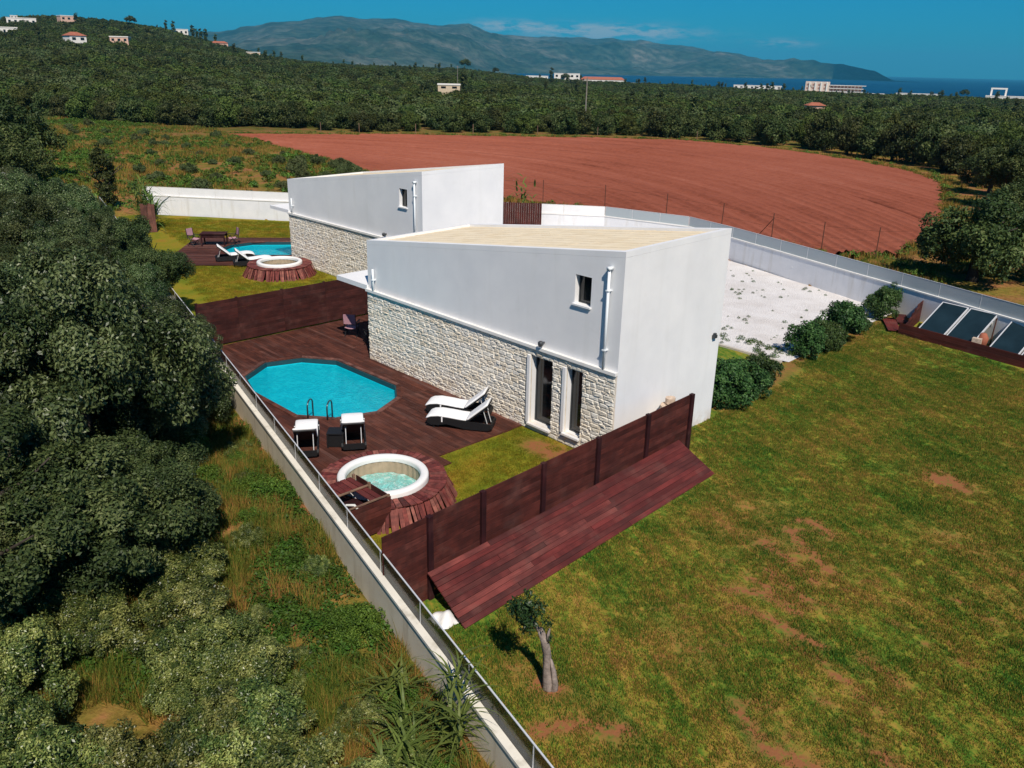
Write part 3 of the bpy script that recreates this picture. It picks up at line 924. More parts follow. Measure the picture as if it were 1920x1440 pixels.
# ------------------------------------------------------------------ villas
L_, W_ = 11.96, 5.0
def villa(ox, oy, label, near):
    root = thing('villa', (ox, oy, 0), label, 'house', 'white villas with sloping roofs')
    zt = lambda x, y=0: 4.53 + (6.10 - 4.53) * (x - ox + L_) / L_ + .07 * (y - oy) / W_
    holes = [(-3.30, -2.40, .20, 2.40), (-1.83, -1.21, .34, 2.40), (-1.72, -1.12, 4.36, 5.19)]
    xs = sorted({-L_, 0.} | {h[0] for h in holes} | {h[1] for h in holes})
    zs = sorted({-.3} | {h[2] for h in holes} | {h[3] for h in holes})
    b = MB()
    # front leaf of the wall, with the openings left open
    filled = lambda i, k: not any(h[0] <= (xs[i] + xs[i + 1]) / 2 <= h[1] and k < len(zs) - 1 and h[2] <= (zs[k] + zs[k + 1]) / 2 <= h[3] for h in holes)
    NX, NZ = len(xs) - 1, len(zs)
    def P(i, k, y):
        x = ox + xs[i]
        t_ = zt(x, oy) - .16
        return (x, oy + y, min(zs[k], t_) if k < len(zs) else t_)
    for i in range(NX):
        for k in range(NZ):
            if not filled(i, k): continue
            if P(i, k + 1, 0)[2] - P(i, k, 0)[2] > 1e-4 or P(i + 1, k + 1, 0)[2] - P(i + 1, k, 0)[2] > 1e-4:
                b.add([P(i, k, 0), P(i + 1, k, 0), P(i + 1, k + 1, 0), P(i, k + 1, 0)], [(0, 1, 2, 3)])
            for di, dk in ((-1, 0), (1, 0), (0, -1), (0, 1)):
                ii, kk = i + di, k + dk
                if 0 <= ii < NX and 0 <= kk < NZ and filled(ii, kk): continue
                if di == -1: q = [P(i, k, 0), P(i, k + 1, 0), P(i, k + 1, .28), P(i, k, .28)]
                elif di == 1: q = [P(i + 1, k, 0), P(i + 1, k, .28), P(i + 1, k + 1, .28), P(i + 1, k + 1, 0)]
                elif dk == -1: q = [P(i, k, 0), P(i, k, .28), P(i + 1, k, .28), P(i + 1, k, 0)]
                else: q = [P(i, k + 1, 0), P(i + 1, k + 1, 0), P(i + 1, k + 1, .28), P(i, k + 1, .28)]
                b.add(q, [(0, 1, 2, 3)])
    b.prism([(ox - L_, oy + .28), (ox, oy + .28), (ox, oy + W_), (ox - L_, oy + W_)], -.3, lambda x, y: zt(x, y) - .16)
    put('wall', b.mesh('villa_wall', M['stucco']), root, (0, 0, 0))
    # parapet round the roof
    b = MB(); t = .22
    for poly in ([(ox - L_, oy), (ox, oy), (ox, oy + t), (ox - L_, oy + t)], [(ox - L_, oy + W_ - t), (ox, oy + W_ - t), (ox, oy + W_), (ox - L_, oy + W_)],
                 [(ox - L_, oy + t), (ox - L_ + t, oy + t), (ox - L_ + t, oy + W_ - t), (ox - L_, oy + W_ - t)], [(ox - t, oy + t), (ox, oy + t), (ox, oy + W_ - t), (ox - t, oy + W_ - t)]):
        b.prism(poly, lambda x, y: zt(x, y) - .157, zt)
    put('parapet', b.mesh('villa_parapet', M['stucco']), root)
    # roof
    b = MB()
    b.prism([(ox - L_ + t + .003, oy + t + .003), (ox - t - .003, oy + t + .003), (ox - t - .003, oy + W_ - t - .003), (ox - L_ + t + .003, oy + W_ - t - .003)], lambda x, y: zt(x, y) - .155, lambda x, y: zt(x, y) - .115)
    roof = put('roof', b.mesh('villa_roof', M['grout']), root)
    nx, ny = 24, 10
    tx, ty = (L_ - 2 * t) / nx, (W_ - 2 * t) / ny
    ang = math.atan2(6.10 - 4.53, L_)
    tb = MB(); tb.box((0, 0, 0), (1, 1, 1)); tm = tb.mesh('roof_tile', M['rooftile'])
    for i in range(nx):
        for j in range(ny):
            x = ox - L_ + t + (i + .5) * tx; y = oy + t + (j + .5) * ty
            put('tile', tm, roof, (x, y, zt(x, y) - .100 + random.uniform(-.003, .003)), (random.uniform(-.006, .006), -ang + random.uniform(-.006, .006), 0), (tx - .010, ty - .010, .03))
    # stone facing
    b = MB()
    for i in range(NX):
        zz = [-.28] + [z for z in zs[1:] if z < 2.5] + [2.66]
        for k in range(len(zz) - 1):
            xm = (xs[i] + xs[i + 1]) / 2; zm = (zz[k] + zz[k + 1]) / 2
            if any(h[0] < xm < h[1] and h[2] < zm < h[3] for h in holes[:2]): continue
            b.mm((ox + xs[i], oy - .05, zz[k]), (ox + xs[i + 1], oy - .003, zz[k + 1]))
    bed = put('stone_facing', b.mesh('stone_bed', M['mortar']), root)
    sv = []
    for s in range(14):
        q = MB()
        e = lambda a: random.uniform(-a, a)
        # split face: an uneven raised front on a six sided outline
        ol = [(-.48 + e(.05), -.46 + e(.06)), (e(.1), -.49 + e(.04)), (.48 + e(.05), -.45 + e(.07)), (.49 + e(.03), .45 + e(.06)), (e(.12), .49 + e(.03)), (-.48 + e(.04), .44 + e(.08))]
        back = [(x, .5, z) for x, z in ol]
        mid = [(x * .985, -.15 + e(.2), z * .97) for x, z in ol]
        fr = [(x * .72 + e(.06), -.5 - random.uniform(0, .8), z * .66 + e(.08)) for x, z in ol]
        fs = []
        for k in range(6):
            k2 = (k + 1) % 6
            fs += [(k, k2, 6 + k2, 6 + k), (6 + k, 6 + k2, 12 + k2, 12 + k)]
        fs += [(12, 13, 14, 15), (12, 15, 16, 17)]
        q.add(back + mid + fr, [f[::-1] for f in fs] if False else fs)
        me = q.mesh('facing_stone', M['stone'])
        bm = bmesh.new(); bm.from_mesh(me); bmesh.ops.recalc_face_normals(bm, faces=bm.faces); bm.to_mesh(me); bm.free()
        sv.append(me)
    cells = []
    z = -.04
    row = 0
    while z < 2.62:
        h = random.choice((.08, .095, .11, .13, .155))
        if z + h > 2.60: h = 2.66 - z
        x = -L_ + random.uniform(-.3, 0)
        while x < 0:
            w = random.uniform(.15, .42)
            x0, x1 = max(x, -L_), min(x + w, -.012)
            if -.02 - x1 < .12: x1 = -.012
            segs = [(x0, x1)]
            for hx0, hx1, hz0, hz1 in holes[:2]:
                if z + h * .5 > hz0 - .02 and z + h * .5 < hz1 + .02:
                    ns = []
                    for a, c in segs:
                        if a < hx0: ns.append((a, min(c, hx0)))
                        if c > hx1: ns.append((max(a, hx1), c))
                        if not (a < hx0 or c > hx1): pass
                    segs = [s_ for s_ in ns if s_[1] - s_[0] > .04]
            for a, c in segs:
                if c - a > .04: cells.append((a, c, z, z + h))
            x = x1 if x1 > x + w else x + w
        z += h
        row += 1
    cells.sort(key=lambda c: -c[0])
    mass = []
    for n_, (a, c, z0, z1) in enumerate(cells):
        d = random.uniform(.016, .034)
        loc = (ox + (a + c) / 2, oy - .045 - d * .35, (z0 + z1) / 2)
        scl = (c - a - .007, d, z1 - z0 - .007)
        k = random.randrange(len(sv))
        if n_ < 296:
            put('stone', sv[k], bed, loc, (random.uniform(-.03, .03), random.uniform(-.02, .02), random.uniform(-.03, .03)), scl)
        else:
            mass.append((k, loc, scl))
    q = MB()
    for k, loc, scl in mass:
        me = sv[k]
        q.add([(v.co.x * scl[0] + loc[0], v.co.y * scl[1] + loc[1], v.co.z * scl[2] + loc[2]) for v in me.vertices], [tuple(p.vertices) for p in me.polygons])
    tag(put('stonework', q.mesh('stonework', M['stonemass']), bed), kind='stuff')
    b = MB()
    b.mm((ox - L_ - .02, oy - .13, 2.645), (ox + .02, oy - .004, 2.74))
    put('ledge', b.mesh('stone_ledge', M['coping']), root)
    # windows
    for n_, (x0, x1, z0, z1) in enumerate(holes):
        f = .04 if n_ < 2 else .03
        yb = oy + .17
        b = MB()
        b.mm((ox + x0 + .002, yb, z0 + .002), (ox + x0 + f, yb + .06, z1 - .002)); b.mm((ox + x1 - f, yb, z0 + .002), (ox + x1 - .002, yb + .06, z1 - .002))
        b.mm((ox + x0 + f, yb, z0 + .002), (ox + x1 - f, yb + .06, z0 + f)); b.mm((ox + x0 + f, yb, z1 - f), (ox + x1 - f, yb + .06, z1 - .002))
        fr = put('window_frame', b.mesh('villa_window_frame', M['darkmetal']), root)
        b = MB(); b.mm((ox + x0 + f, yb + .025, z0 + f), (ox + x1 - f, yb + .035, z1 - f))
        put('pane', b.mesh('villa_pane', M['glass']), fr)
        b = MB()
        if n_ == 2:
            b.mm((ox + x0 - .05, oy - .07, z0 - .05), (ox + x1 + .03, oy + .17, z0 - .001))
        else:
            b.mm((ox + x0 - .03, oy - .17, z0 - .06), (ox + x1 + .03, oy + .168, z0 - .001))
            # plain rendered band down the left jamb
            b.mm((ox + x0 - .11, oy - .125, z0 - .001), (ox + x0 - .001, oy - .002, z1 + .0))
        put('sill', b.mesh('villa_sill', M['stucco']), fr)
    # downpipes with a hopper at the head and clips
    for px, z1 in ((-.44, 5.55), (-L_ + .46, 3.55)):
        b = MB()
        b.tube([(ox + px, oy - .10, 2.74), (ox + px, oy - .10, z1)], .040, 10)
        if px > -1: b.mm((ox + px - .06, oy - .155, z1 - .001), (ox + px + .06, oy - .003, z1 + .09))
        dp = put('downpipe', b.mesh('downpipe', M['pipe'], True), root)
        b = MB()
        for k in ((.2, .8) if px > -1 else (.5,)):
            zc = 2.74 + (z1 - 2.74) * k
            b.mm((ox + px - .056, oy - .155, zc - .015), (ox + px + .056, oy - .001, zc + .015))
        put('clip', b.mesh('pipe_clip', M['pipe']), dp)
    b = MB()
    b.tube([(ox - 2.84, oy - .001, 2.90), (ox - 2.84, oy - .10, 2.90)], .035, 8)
    b.lathe([(.001, -.09), (.06, -.085), (.085, -.03), (.085, .04), (.05, .07), (.001, .075)], (ox - 2.84, oy - .15, 2.90), 12)
    put('wall_lamp', b.mesh('wall_lamp', M['darkmetal'], True), root)
    b = MB()
    b.mm((ox + .002, oy + 4.56, 2.80), (ox + .10, oy + 4.72, 2.90)); b.mm((ox + .02, oy + 4.60, 2.90), (ox + .09, oy + 4.68, 2.96))
    put('wall_lamp', b.mesh('end_lamp', M['darkmetal']), root)
    # terrace canopy on the far end, on two posts
    b = MB()
    b.mm((ox - L_ - 2.05, oy - .06, 2.68), (ox - L_ - .003, oy + 4.6, 2.86))
    put('canopy', b.mesh('canopy', M['stucco']), root)
    return root
villa(0., 0., 'near white villa with stone faced lower wall and beige tiled roof', True)
villa(-16.64, 6.22, 'far white villa standing behind the near villa', False)

# ------------------------------------------------------------------ pools
def pool(poly, label, edge=True):
    cx = sum(p[0] for p in poly) / len(poly); cy_ = sum(p[1] for p in poly) / len(poly)
    root = thing('swimming_pool', (cx, cy_, 0), label, 'pool', 'oval garden pools')
    n = len(poly)
    b = MB()
    vs = [(x, y, -.17) for x, y in poly] + [(x, y, -1.30) for x, y in poly]
    b.add(vs, [(i, n + i, n + (i + 1) % n, (i + 1) % n) for i in range(n)] + [tuple(range(n, 2 * n))])
    put('basin', b.mesh('pool_basin', M['liner']), root)
    b = MB()
    vs = [(x, y, -.005) for x, y in poly] + [(x, y, -.168) for x, y in poly]
    b.add(vs, [(i, n + i, n + (i + 1) % n, (i + 1) % n) for i in range(n)])
    out = grow(poly, .05)
    vs = [(x, y, -.002) for x, y in poly] + [(x, y, -.002) for x, y in out] + [(x, y, -.2) for x, y in out]
    b.add(vs, [(i, (i + 1) % n, n + (i + 1) % n, n + i) for i in range(n)] + [(n + i, n + (i + 1) % n, 2 * n + (i + 1) % n, 2 * n + i) for i in range(n)])
    put('rim', b.mesh('pool_rim', M['linertop']), root)
    w = MB()
    w.add([(x, y, -.20) for x, y in grow(poly, -.002)], [tuple(range(n))])
    put('water', w.mesh('pool_water_surface', M['poolwater']), root)
    if edge:
        o1 = grow(poly, .05); o2 = grow(poly, .21)
        for i in range(n):
            j = (i + 1) % n
            a0, a1, b0, b1 = Vector(o1[i]), Vector(o1[j]), Vector(o2[i]), Vector(o2[j])
            q = MB()
            g = .008
            d = (a1 - a0).normalized() * g
            q.prism([tuple(a0 + d), tuple(b0 + d), tuple(b1 - d), tuple(a1 - d)], -.03, .034 + .004 * (i % 2))
            put('edge_board', q.mesh('edge_board', M['coprail'] if i % 3 else M['deck']), root)
    return root
poolA = pool(POOL_A, 'turquoise pool with ten straight sides in the near deck')
poolB = pool(POOL_B, 'pool partly hidden behind the far villa')
# ladder of the near pool: two looped rails and treads
lad = thing('pool_ladder', (-8.35, -4.80, 0), 'metal pool ladder with two looped handrails', 'ladder')
for dx, dy in ((-.27, -.21), (.21, .17)):
    b = MB()
    ax, ay = -8.10 + dx * 1.05, -4.66 + dy * 1.05
    nx, ny = -.62, .79
    pts = []
    for k in range(13):
        t = math.pi * k / 12
        pts.append((ax + nx * (.22 - .22 * math.cos(t)), ay + ny * (.22 - .22 * math.cos(t)), .38 + .18 * math.sin(t)))
    pts = [(ax, ay, -.02)] + pts + [(ax + nx * .44, ay + ny * .44, -.95)]
    b.tube(pts, .025, 8)
    put('rail', b.mesh('ladder_rail', M['steel'], True), lad)
for z in (-.32, -.6, -.88):
    b = MB()
    c = Vector((-8.13 + -.62 * .44, -4.68 + .79 * .44, z))
    b.box(c, (.56, .08, .03), math.atan2(.38, .48))
    put('tread', b.mesh('ladder_tread', M['steel']), lad)

# ------------------------------------------------------------------ decks
def cut_interval(poly, y0, y1):
    """x range of a convex outline over a strip, at both edges of the strip"""
    def at(y):
        xs = []
        n = len(poly)
        for i in range(n):
            (xa, ya), (xb, yb) = poly[i], poly[(i + 1) % n]
            if (ya - y) * (yb - y) < 0: xs.append(xa + (xb - xa) * (y - ya) / (yb - ya))
        return (min(xs), max(xs)) if len(xs) >= 2 else None
    return at(y0), at(y1)
def deck(label, name, x0f, x1f, ya, yb, pw, hole, holec, jseed, zt=0.):
    root = bpy.data.objects.new(name, None); COL.objects.link(root); WL[root] = Vector((0, 0, 0))
    tag(root, label, None, None, 'structure')
    rr = random.Random(jseed)
    big = grow(hole, .055) if hole else None
    y = ya; gap = .007
    n_ = 0
    while y < yb:
        y1 = min(y + pw - gap, yb)
        a, c = x0f(y), x1f(y)
        parts_ = [((a, x0f(y1)), (c, c))]
        if big:
            h0, h1 = cut_interval(big, y, y1)
            if h0 or h1:
                h0 = h0 or h1; h1 = h1 or h0
                parts_ = [((a, x0f(y1)), (h0[0], h1[0])), ((h0[1], h1[1]), (c, c))]
        for (l0, l1), (r0, r1) in parts_:
            if min(r0, r1) - max(l0, l1) < .05: continue
            cuts = [None]
            xx = max(l0, l1) + rr.uniform(1.2, 4.2)
            js = []
            while xx < min(r0, r1) - .8:
                js.append(xx); xx += rr.uniform(3.4, 4.4)
            ed = [(l0, l1)] + [(j, j) for j in js] + [(r0, r1)]
            for (p0, p1), (q0, q1) in zip(ed[:-1], ed[1:]):
                cx = (p0 + q0) / 2; cyy = (y + y1) / 2
                zt_ = zt + rr.uniform(-.003, .003)
                ln = q0 - p0
                b = MB()
                # in unit-board space so that the grain runs along the plank
                fx = lambda v: (v - cx)
                b.prism([(fx(p0) + .002, y - cyy), (fx(q0) - .002, y - cyy), (fx(q1) - .002, y1 - cyy), (fx(p1) + .002, y1 - cyy)], -.03, 0)
                s = (max(ln, .1), pw, .03)
                for i, v in enumerate(b.v): b.v[i] = (v[0] / s[0], v[1] / s[1], v[2] / s[2])
                put('plank', b.mesh('deck_plank', M['deck']), root, (cx, cyy, zt_), (0, 0, 0), s)
                n_ += 1
        y += pw
    return root
def dx0(y):
    xw = -21.27 + (y + 3.75) / -.235 + 1.15     # inner face of the boundary wall
    return max(-16.95, xw)
def dx1(y):
    if y > .0 - .06: return -12.0
    return -3.62 if y > -3.5 else -3.0
deckA = deck('dark red timber deck round the near pool', 'deck', dx0, dx1, -8.0, 4.6, .142, POOL_A, None, 3)
# fascia boards where the deck meets the turf
for y0, y1, x in ((-3.45, -.10, -3.60),):
    board('deck', 'fascia', deckA, (x, y0, -.06), (x, y1, -.06), .12, .025, 0, (1, 0, 0))
# far deck: boards run along the far pool
rt = R(52)
def deckB():
    root = bpy.data.objects.new('far_deck', None); COL.objects.link(root); WL[root] = Vector((0, 0, 0))
    tag(root, 'dark red timber deck of the far villa', None, None, 'structure')
    rr = random.Random(9)
    ca, sa = math.cos(rt), math.sin(rt)
    ox, oy = -32.0, 7.25
    loc = lambda x, y: ((x - ox) * ca + (y - oy) * sa, -(x - ox) * sa + (y - oy) * ca)
    hole = [loc(*p) for p in grow(POOL_B, .055)]
    v = -4.4; pw = .20
    while v < 3.4:
        v1 = v + pw - .008
        u0, u1 = -5.7, 6.4
        segs = [((u0, u0), (u1, u1))]
        h0, h1 = cut_interval(hole, v, v1)
        if h0 or h1:
            h0 = h0 or h1; h1 = h1 or h0
            segs = [((u0, u0), (h0[0], h1[0])), ((h0[1], h1[1]), (u1, u1))]
        for (a0, a1), (b0, b1) in segs:
            # stay off the villa and the walls
            mx = (a0 + b0) / 2
            q = MB()
            q.prism([(a0 + .002, v), (b0 - .002, v), (b1 - .002, v1), (a1 + .002, v1)], -.03, 0)
            cx, cyy = mx, (v + v1) / 2
            s = (max(b0 - a0, .1), pw, .03)
            for i, p in enumerate(q.v): q.v[i] = ((p[0] - cx) / s[0], (p[1] - cyy) / s[1], p[2] / s[2])
            wx, wy = ox + cx * ca - cyy * sa, oy + cx * sa + cyy * ca
            put('plank', q.mesh('far_deck_plank', M['deck']), root, (wx, wy, .0 + rr.uniform(-.003, .003)), (0, 0, rt), s)
        v += pw
    return root
deckB()

# ------------------------------------------------------------------ spa tubs and their timber surrounds
def spa(c, label, glabel, n_board, dz=0., cut=None, half=None):
    x, y = c
    r0 = thing('spa_surround', (x, y, 0), glabel, 'tub surround', 'timber surrounds of the round tubs')
    zr = .50
    for k in range(n_board):
        t = 2 * math.pi * (k + .5) / n_board
        if cut and cut(t): continue
        ra, rb = 1.20, 1.66 + random.uniform(-.02, .03)
        wi, wo = 2 * math.pi * ra / n_board - .012, 2 * math.pi * rb / n_board - .022
        b = MB()
        ln = rb - ra
        b.hexa([(-.5, -wi / 2, -.5), (.5, -wo / 2, -.5), (.5, wo / 2, -.5), (-.5, wi / 2, -.5)], [(-.5, -wi / 2, .5), (.5, -wo / 2, .5), (.5, wo / 2, .5), (-.5, wi / 2, .5)])
        rm = (ra + rb) / 2
        put('plank', b.mesh('ring_plank', M['batten'] if k % 5 else M['ramp']), r0, (x + rm * math.cos(t), y + rm * math.sin(t), zr + random.uniform(-.004, .004)), (random.uniform(-.02, .02), 0, t), (ln, 1, .028))
    nb = int(n_board * 1.75)
    for k in range(nb):
        t = 2 * math.pi * (k + random.uniform(-.12, .12)) / nb
        if half and not half(t): continue
        ra, rb = 1.63 + random.uniform(-.02, .02), 1.90 + random.uniform(-.05, .06)
        t2 = t + random.uniform(-.025, .025)
        p0 = Vector((x + ra * math.cos(t), y + ra * math.sin(t), zr - .02 + random.uniform(-.05, .0)))
        p1 = Vector((x + rb * math.cos(t2), y + rb * math.sin(t2), -.06))
        board('batten', 'batten', r0, p0, p1, random.uniform(.075, .115), .022, 0, (math.cos(t), math.sin(t), .3))
    b = MB()
    b.lathe([(1.18, -.05), (1.57, -.05), (1.57, .462), (1.18, .462)], (x, y, 0), 40, True)
    put('frame', b.mesh('surround_frame', M['post']), r0)
    tub = thing('spa_tub', (x, y, 0), label, 'hot tub', 'round inflatable hot tubs')
    b = MB()
    prof = []
    for k in range(11):
        t = math.pi * (1. - k / 10)
        prof.append((1.07 + .11 * math.copysign(abs(math.cos(t)) ** .7, math.cos(t)), .585 + .075 * math.sin(t)))
    prof = [(.96, .50)] + prof + [(1.18, .40)]
    b.lathe(prof, (x, y, 0), 64)
    put('rim', b.mesh('tub_rim', M['pvc'], True), tub)
    b = MB()
    n = 128; vs = []; fs = []
    for k in range(n):
        t = 2 * math.pi * k / n
        rr_ = .968 + (.020 if k % 4 in (1, 2) else 0)
        for z in (.56, -.02): vs.append((x + rr_ * math.cos(t), y + rr_ * math.sin(t), z))
    for k in range(n):
        k2 = (k + 1) % n
        fs.append((2 * k, 2 * k2, 2 * k2 + 1, 2 * k + 1))
    b.add(vs, fs)
    put('inner_wall', b.mesh('tub_inner_wall', M['tubwall'], True), tub)
    b = MB(); b.lathe([(.001, 0), (.985, 0)], (x, y, -.02), 48)
    put('floor', b.mesh('tub_floor', M['spafloor']), tub)
    return tub
def spawater(tub, c, z, mat):
    b = MB()
    prof = [(.001, 0)] + [(r_, 0) for r_ in np.linspace(.06, .962, 17)]
    b.lathe(prof, (c[0], c[1], z), 56)
    for i, (x, y, zz) in enumerate(b.v):
        b.v[i] = (x, y, zz + (float(vnoise(x, y, .16, 71)) - .5) * .045 + (float(vnoise(x, y, .07, 72)) - .5) * .02)
    put('water', b.mesh('tub_water', mat, True), tub)
SPA_A, SPA_B = (-2.70, -6.02), (-26.5, 4.25)
tubA = spa(SPA_A, 'white rimmed hot tub with bubbling water by the near pool', 'red slatted ring and skirt round the near hot tub', 58,
           cut=lambda t: R(262) < t < R(318), half=lambda t: not (R(100) < t < R(190)) and not (R(250) < t < R(318)))
spawater(tubA, SPA_A, .17, M['spawater'])
tubB = spa(SPA_B, 'still hot tub in the far garden', 'dark red slatted surround of the far hot tub', 52)
spawater(tubB, SPA_B, .30, M['clearwater'])

# pump enclosure between tub and wall
pe = thing('pump_enclosure', (-2.0, -7.4, 0), 'open timber box with pale posts between hot tub and wall', 'pump box')
PX0, PX1, PY0, PY1 = -2.78, -1.30, -7.98, -6.86
for px, py, zt in ((PX0, PY1, .86), (PX1, PY1, .86), (PX1, PY0, .86), (PX0, PY0, .86), (-2.10, PY0 + .10, .90), (-2.10, PY1, .90)):
    b = MB(); b.box((px, py, zt / 2), (.065, .065, zt))
    put('post', b.mesh('enclosure_post', M['paletim']), pe)
for k in range(6):
    z = .07 + k * .14
    board('fence', 'board', pe, (PX1 + .03, PY0 - .4, z), (PX1 + .03, PY1 + .05, z), .132, .024, 0, (1, 0, 0))
    if k > 1: board('fenceb', 'board', pe, (PX0 + .04, PY1 + .055, z), (PX1 - .04, PY1 + .055, z), .132, .024, 0, (0, 1, 0))
for k in range(6):
    board('ramp', 'board', pe, (PX0 - .02, PY0 + .12 + k * .17, .79), (-2.16 if k < 4 else PX1 - .06, PY0 + .12 + k * .17, .79 + random.uniform(-.01, .01)), .15, .024)
board('paletim', 'rail', pe, (-2.10, PY0, .83), (-2.10, PY1 + .04, .83), .05, .035)
board('paletim', 'rail', pe, (PX1, PY0, .875), (PX1, PY1 + .04, .875), .05, .03)
pu = thing('filter_pump', (-1.72, -7.42, 0), 'grey filter pump with a pale hose inside the timber box', 'pump')
b = MB(); b.lathe([(.001, 0), (.17, 0), (.18, .05), (.18, .36), (.13, .44), (.001, .46)], (-1.72, -7.42, 0), 20)
put('body', b.mesh('pump_body', M['pump'], True), pu)
b = MB(); b.tube([(-1.72 + .02, -7.40, .40), (-1.80, -7.5, .62), (-1.95, -7.62, .60), (-2.0, -7.66, .30), (-1.9, -7.8, .05)], .035, 8)
put('hose', b.mesh('pump_hose', M['hose'], True), pu)
# ------------------------------------------------------------------ fences
def fxa(y): return 1.43 - .0445 * (y + 9.0)
fa = thing('board_fence', (1.2, -3.3, -.1), 'dark red board fence with a sloping board skirt on the lawn side', 'fence')
FPY = [-8.95, -7.73, -6.17, -4.15, -2.05, .14, 2.32]
for k, y in enumerate(FPY):
    if k == 0: continue
    zt = 1.795
    z0 = lawn_z(0, y) - .15
    put('post', BOARD['post'], fa, (fxa(y) + .03, y, (zt + z0) / 2), (0, R(90), 0), (zt - z0, .13 if k < 6 else .15, .12))
for k in range(len(FPY) - 1):
    y0, y1 = FPY[k] + (.068 if k else 0), FPY[k + 1] - .068
    z = 1.78 - .066
    n = 0
    while z > lawn_z(0, y0) - .02:
        t = random.uniform(-.006, .006)
        board('fence', 'board', fa, (fxa(y0) + t, y0, z), (fxa(y1) + t + random.uniform(-.004, .004), y1, z), .130, .024, 0, (1, 0, 0))
        z -= .136; n += 1
# sloping skirt
rs = thing('board_ramp', (2.0, -3.1, -.1), 'sloping red plank skirt leaning on the board fence', 'ramp')
def rp(y, s):
    """point on the slope: s 0 at the fence, 1 at the lawn"""
    xt, zt = fxa(y) + .12, .52 + (.04 if y > 0 else 0)
    yt = y
    xb = 2.72 - .036 * (y + 7.9); zb = lawn_z(0, y) + .02
    return Vector((xt + (xb - xt) * s, yt, zt + (zb - zt) * s))
NR = 11
nrm = (rp(-3, 1) - rp(-3, 0)).cross(Vector((0, 1, 0))).normalized()
if nrm.z < 0: nrm = -nrm
for k in range(NR):
    s0 = (k + .5) / NR
    wd = (rp(-3, 1) - rp(-3, 0)).length / NR - .005
    js = [-7.88, -5.6 + (k % 3) * .65 - .5, -2.2 - (k % 2) * 1.1, 1.68]
    for a, c in zip(js[:-1], js[1:]):
        o = random.uniform(-.004, .004)
        board('ramp', 'plank', rs, rp(a + .004, s0) + nrm * o, rp(c - .004, s0) + nrm * o, wd, .028, 0, nrm)
b = MB()
for y in (-7.80, -5.4, -3.0, -.6, 1.60):
    p0, p1 = rp(y, .02) - nrm * .06, rp(y, .98) - nrm * .06
    b.tube([p0, p1], .035, 4)
put('rafter', b.mesh('ramp_rafter', M['post']), rs)
b = MB()
for y in (1.66,):
    a, c, d = rp(y, 0) - nrm * .03, rp(y, 1) - nrm * .03, Vector((fxa(y) + .12, y, -.1))
    b.prism([(0, 0), (1, 0), (1, 1), (0, 1)], 0, 1)
    b.v = [tuple(a), tuple(c), tuple(d), tuple(a + Vector((0, -.025, 0))), tuple(c + Vector((0, -.025, 0))), tuple(d + Vector((0, -.025, 0)))]
    b.f = [(0, 1, 2), (5, 4, 3), (0, 3, 4, 1), (1, 4, 5, 2), (2, 5, 3, 0)]
put('end_board', b.mesh('ramp_end_board', M['fence']), rs)
# white folded sheet stuffed under the near end
b = MB()
vs = []; fs = []
NX_, NY_ = 9, 9
for i in range(NX_):
    for j in range(NY_):
        u, v = i / (NX_ - 1) - .5, j / (NY_ - 1) - .5
        vs.append((2.20 + u * .55, -8.0 + v * .5, lawn_z(0, -8) +   .02 + .20 * (1 - (2 * u) ** 2) * (1 - (2 * v) ** 2) + .05 * math.sin(9 * u + 5 * v)))
for i in range(NX_ - 1):
    for j in range(NY_ - 1):
        fs.append((i * NY_ + j, (i + 1) * NY_ + j, (i + 1) * NY_ + j + 1, i * NY_ + j + 1))
b.add(vs, fs)
tag(put('sheet', b.mesh('white_sheet', M['tarp'], True)), 'crumpled white sheet poking out under the near end of the red ramp', 'sheet')
# bundle behind the fence
b = MB()
for kx, ky, kz, sx, sy, sz in ((.42, 1.9, .36, .5, .75, .72), (.43, 1.88, .90, .46, .68, .36), (.42, 1.93, 1.26, .42, .60, .34), (.45, 2.0, 1.53, .30, .34, .18)):
    q0 = len(b.v)
    b.prism([(kx + math.cos(t) * sx / 2 * random.uniform(.85, 1.1), ky + math.sin(t) * sy / 2 * random.uniform(.85, 1.1)) for t in np.linspace(0, 2 * math.pi, 9)[:-1]], kz - sz / 2, lambda x, y: kz + sz / 2 - .35 * ((x - kx) ** 2 + (y - ky) ** 2))
tag(put('sack_stack', b.mesh('sack_stack', M['hosewood'])), 'beige stacked sacks showing above the board fence by the villa wall', 'sack stack')

# fence between the villas: horizontal boards seen across the deck
fb = thing('board_fence', (-17.1, -1, 0), 'long dark board fence closing the far end of the near deck', 'fence')
YB = [wall_y(-17.05) + .35, -2.75, -.75, 1.25, 3.25, 5.2]
for k, y in enumerate(YB):
    put('post', BOARD['post'], fb, (-17.16, y, .89), (0, R(90), 0), (1.80, .09, .09))
for k in range(len(YB) - 1):
    for j in range(13):
        z = .075 + j * .136
        board('fenceb', 'board', fb, (-17.1 + random.uniform(-.004, .004), YB[k] + .004, z), (-17.1 + random.uniform(-.004, .004), YB[k + 1] - .004, z), .131, .022, 0, (1, 0, 0))
# vertical board screen behind the far villa
scn = thing('board_screen', (-26.2, 23.6, 0), 'dark red vertical board screen at the back wall', 'fence')
A_, B_ = Vector((-27.75, 20.75, 0)), Vector((-25.35, 22.95, 0))
for k in range(22):
    p = A_.lerp(B_, (k + .5) / 22)
    board('fence', 'board', scn, p + Vector((0, 0, -.05)), p + Vector((0, 0, 2.12 + random.uniform(-.01, .01))), .142, .025, 0, (.51, -.86, 0))
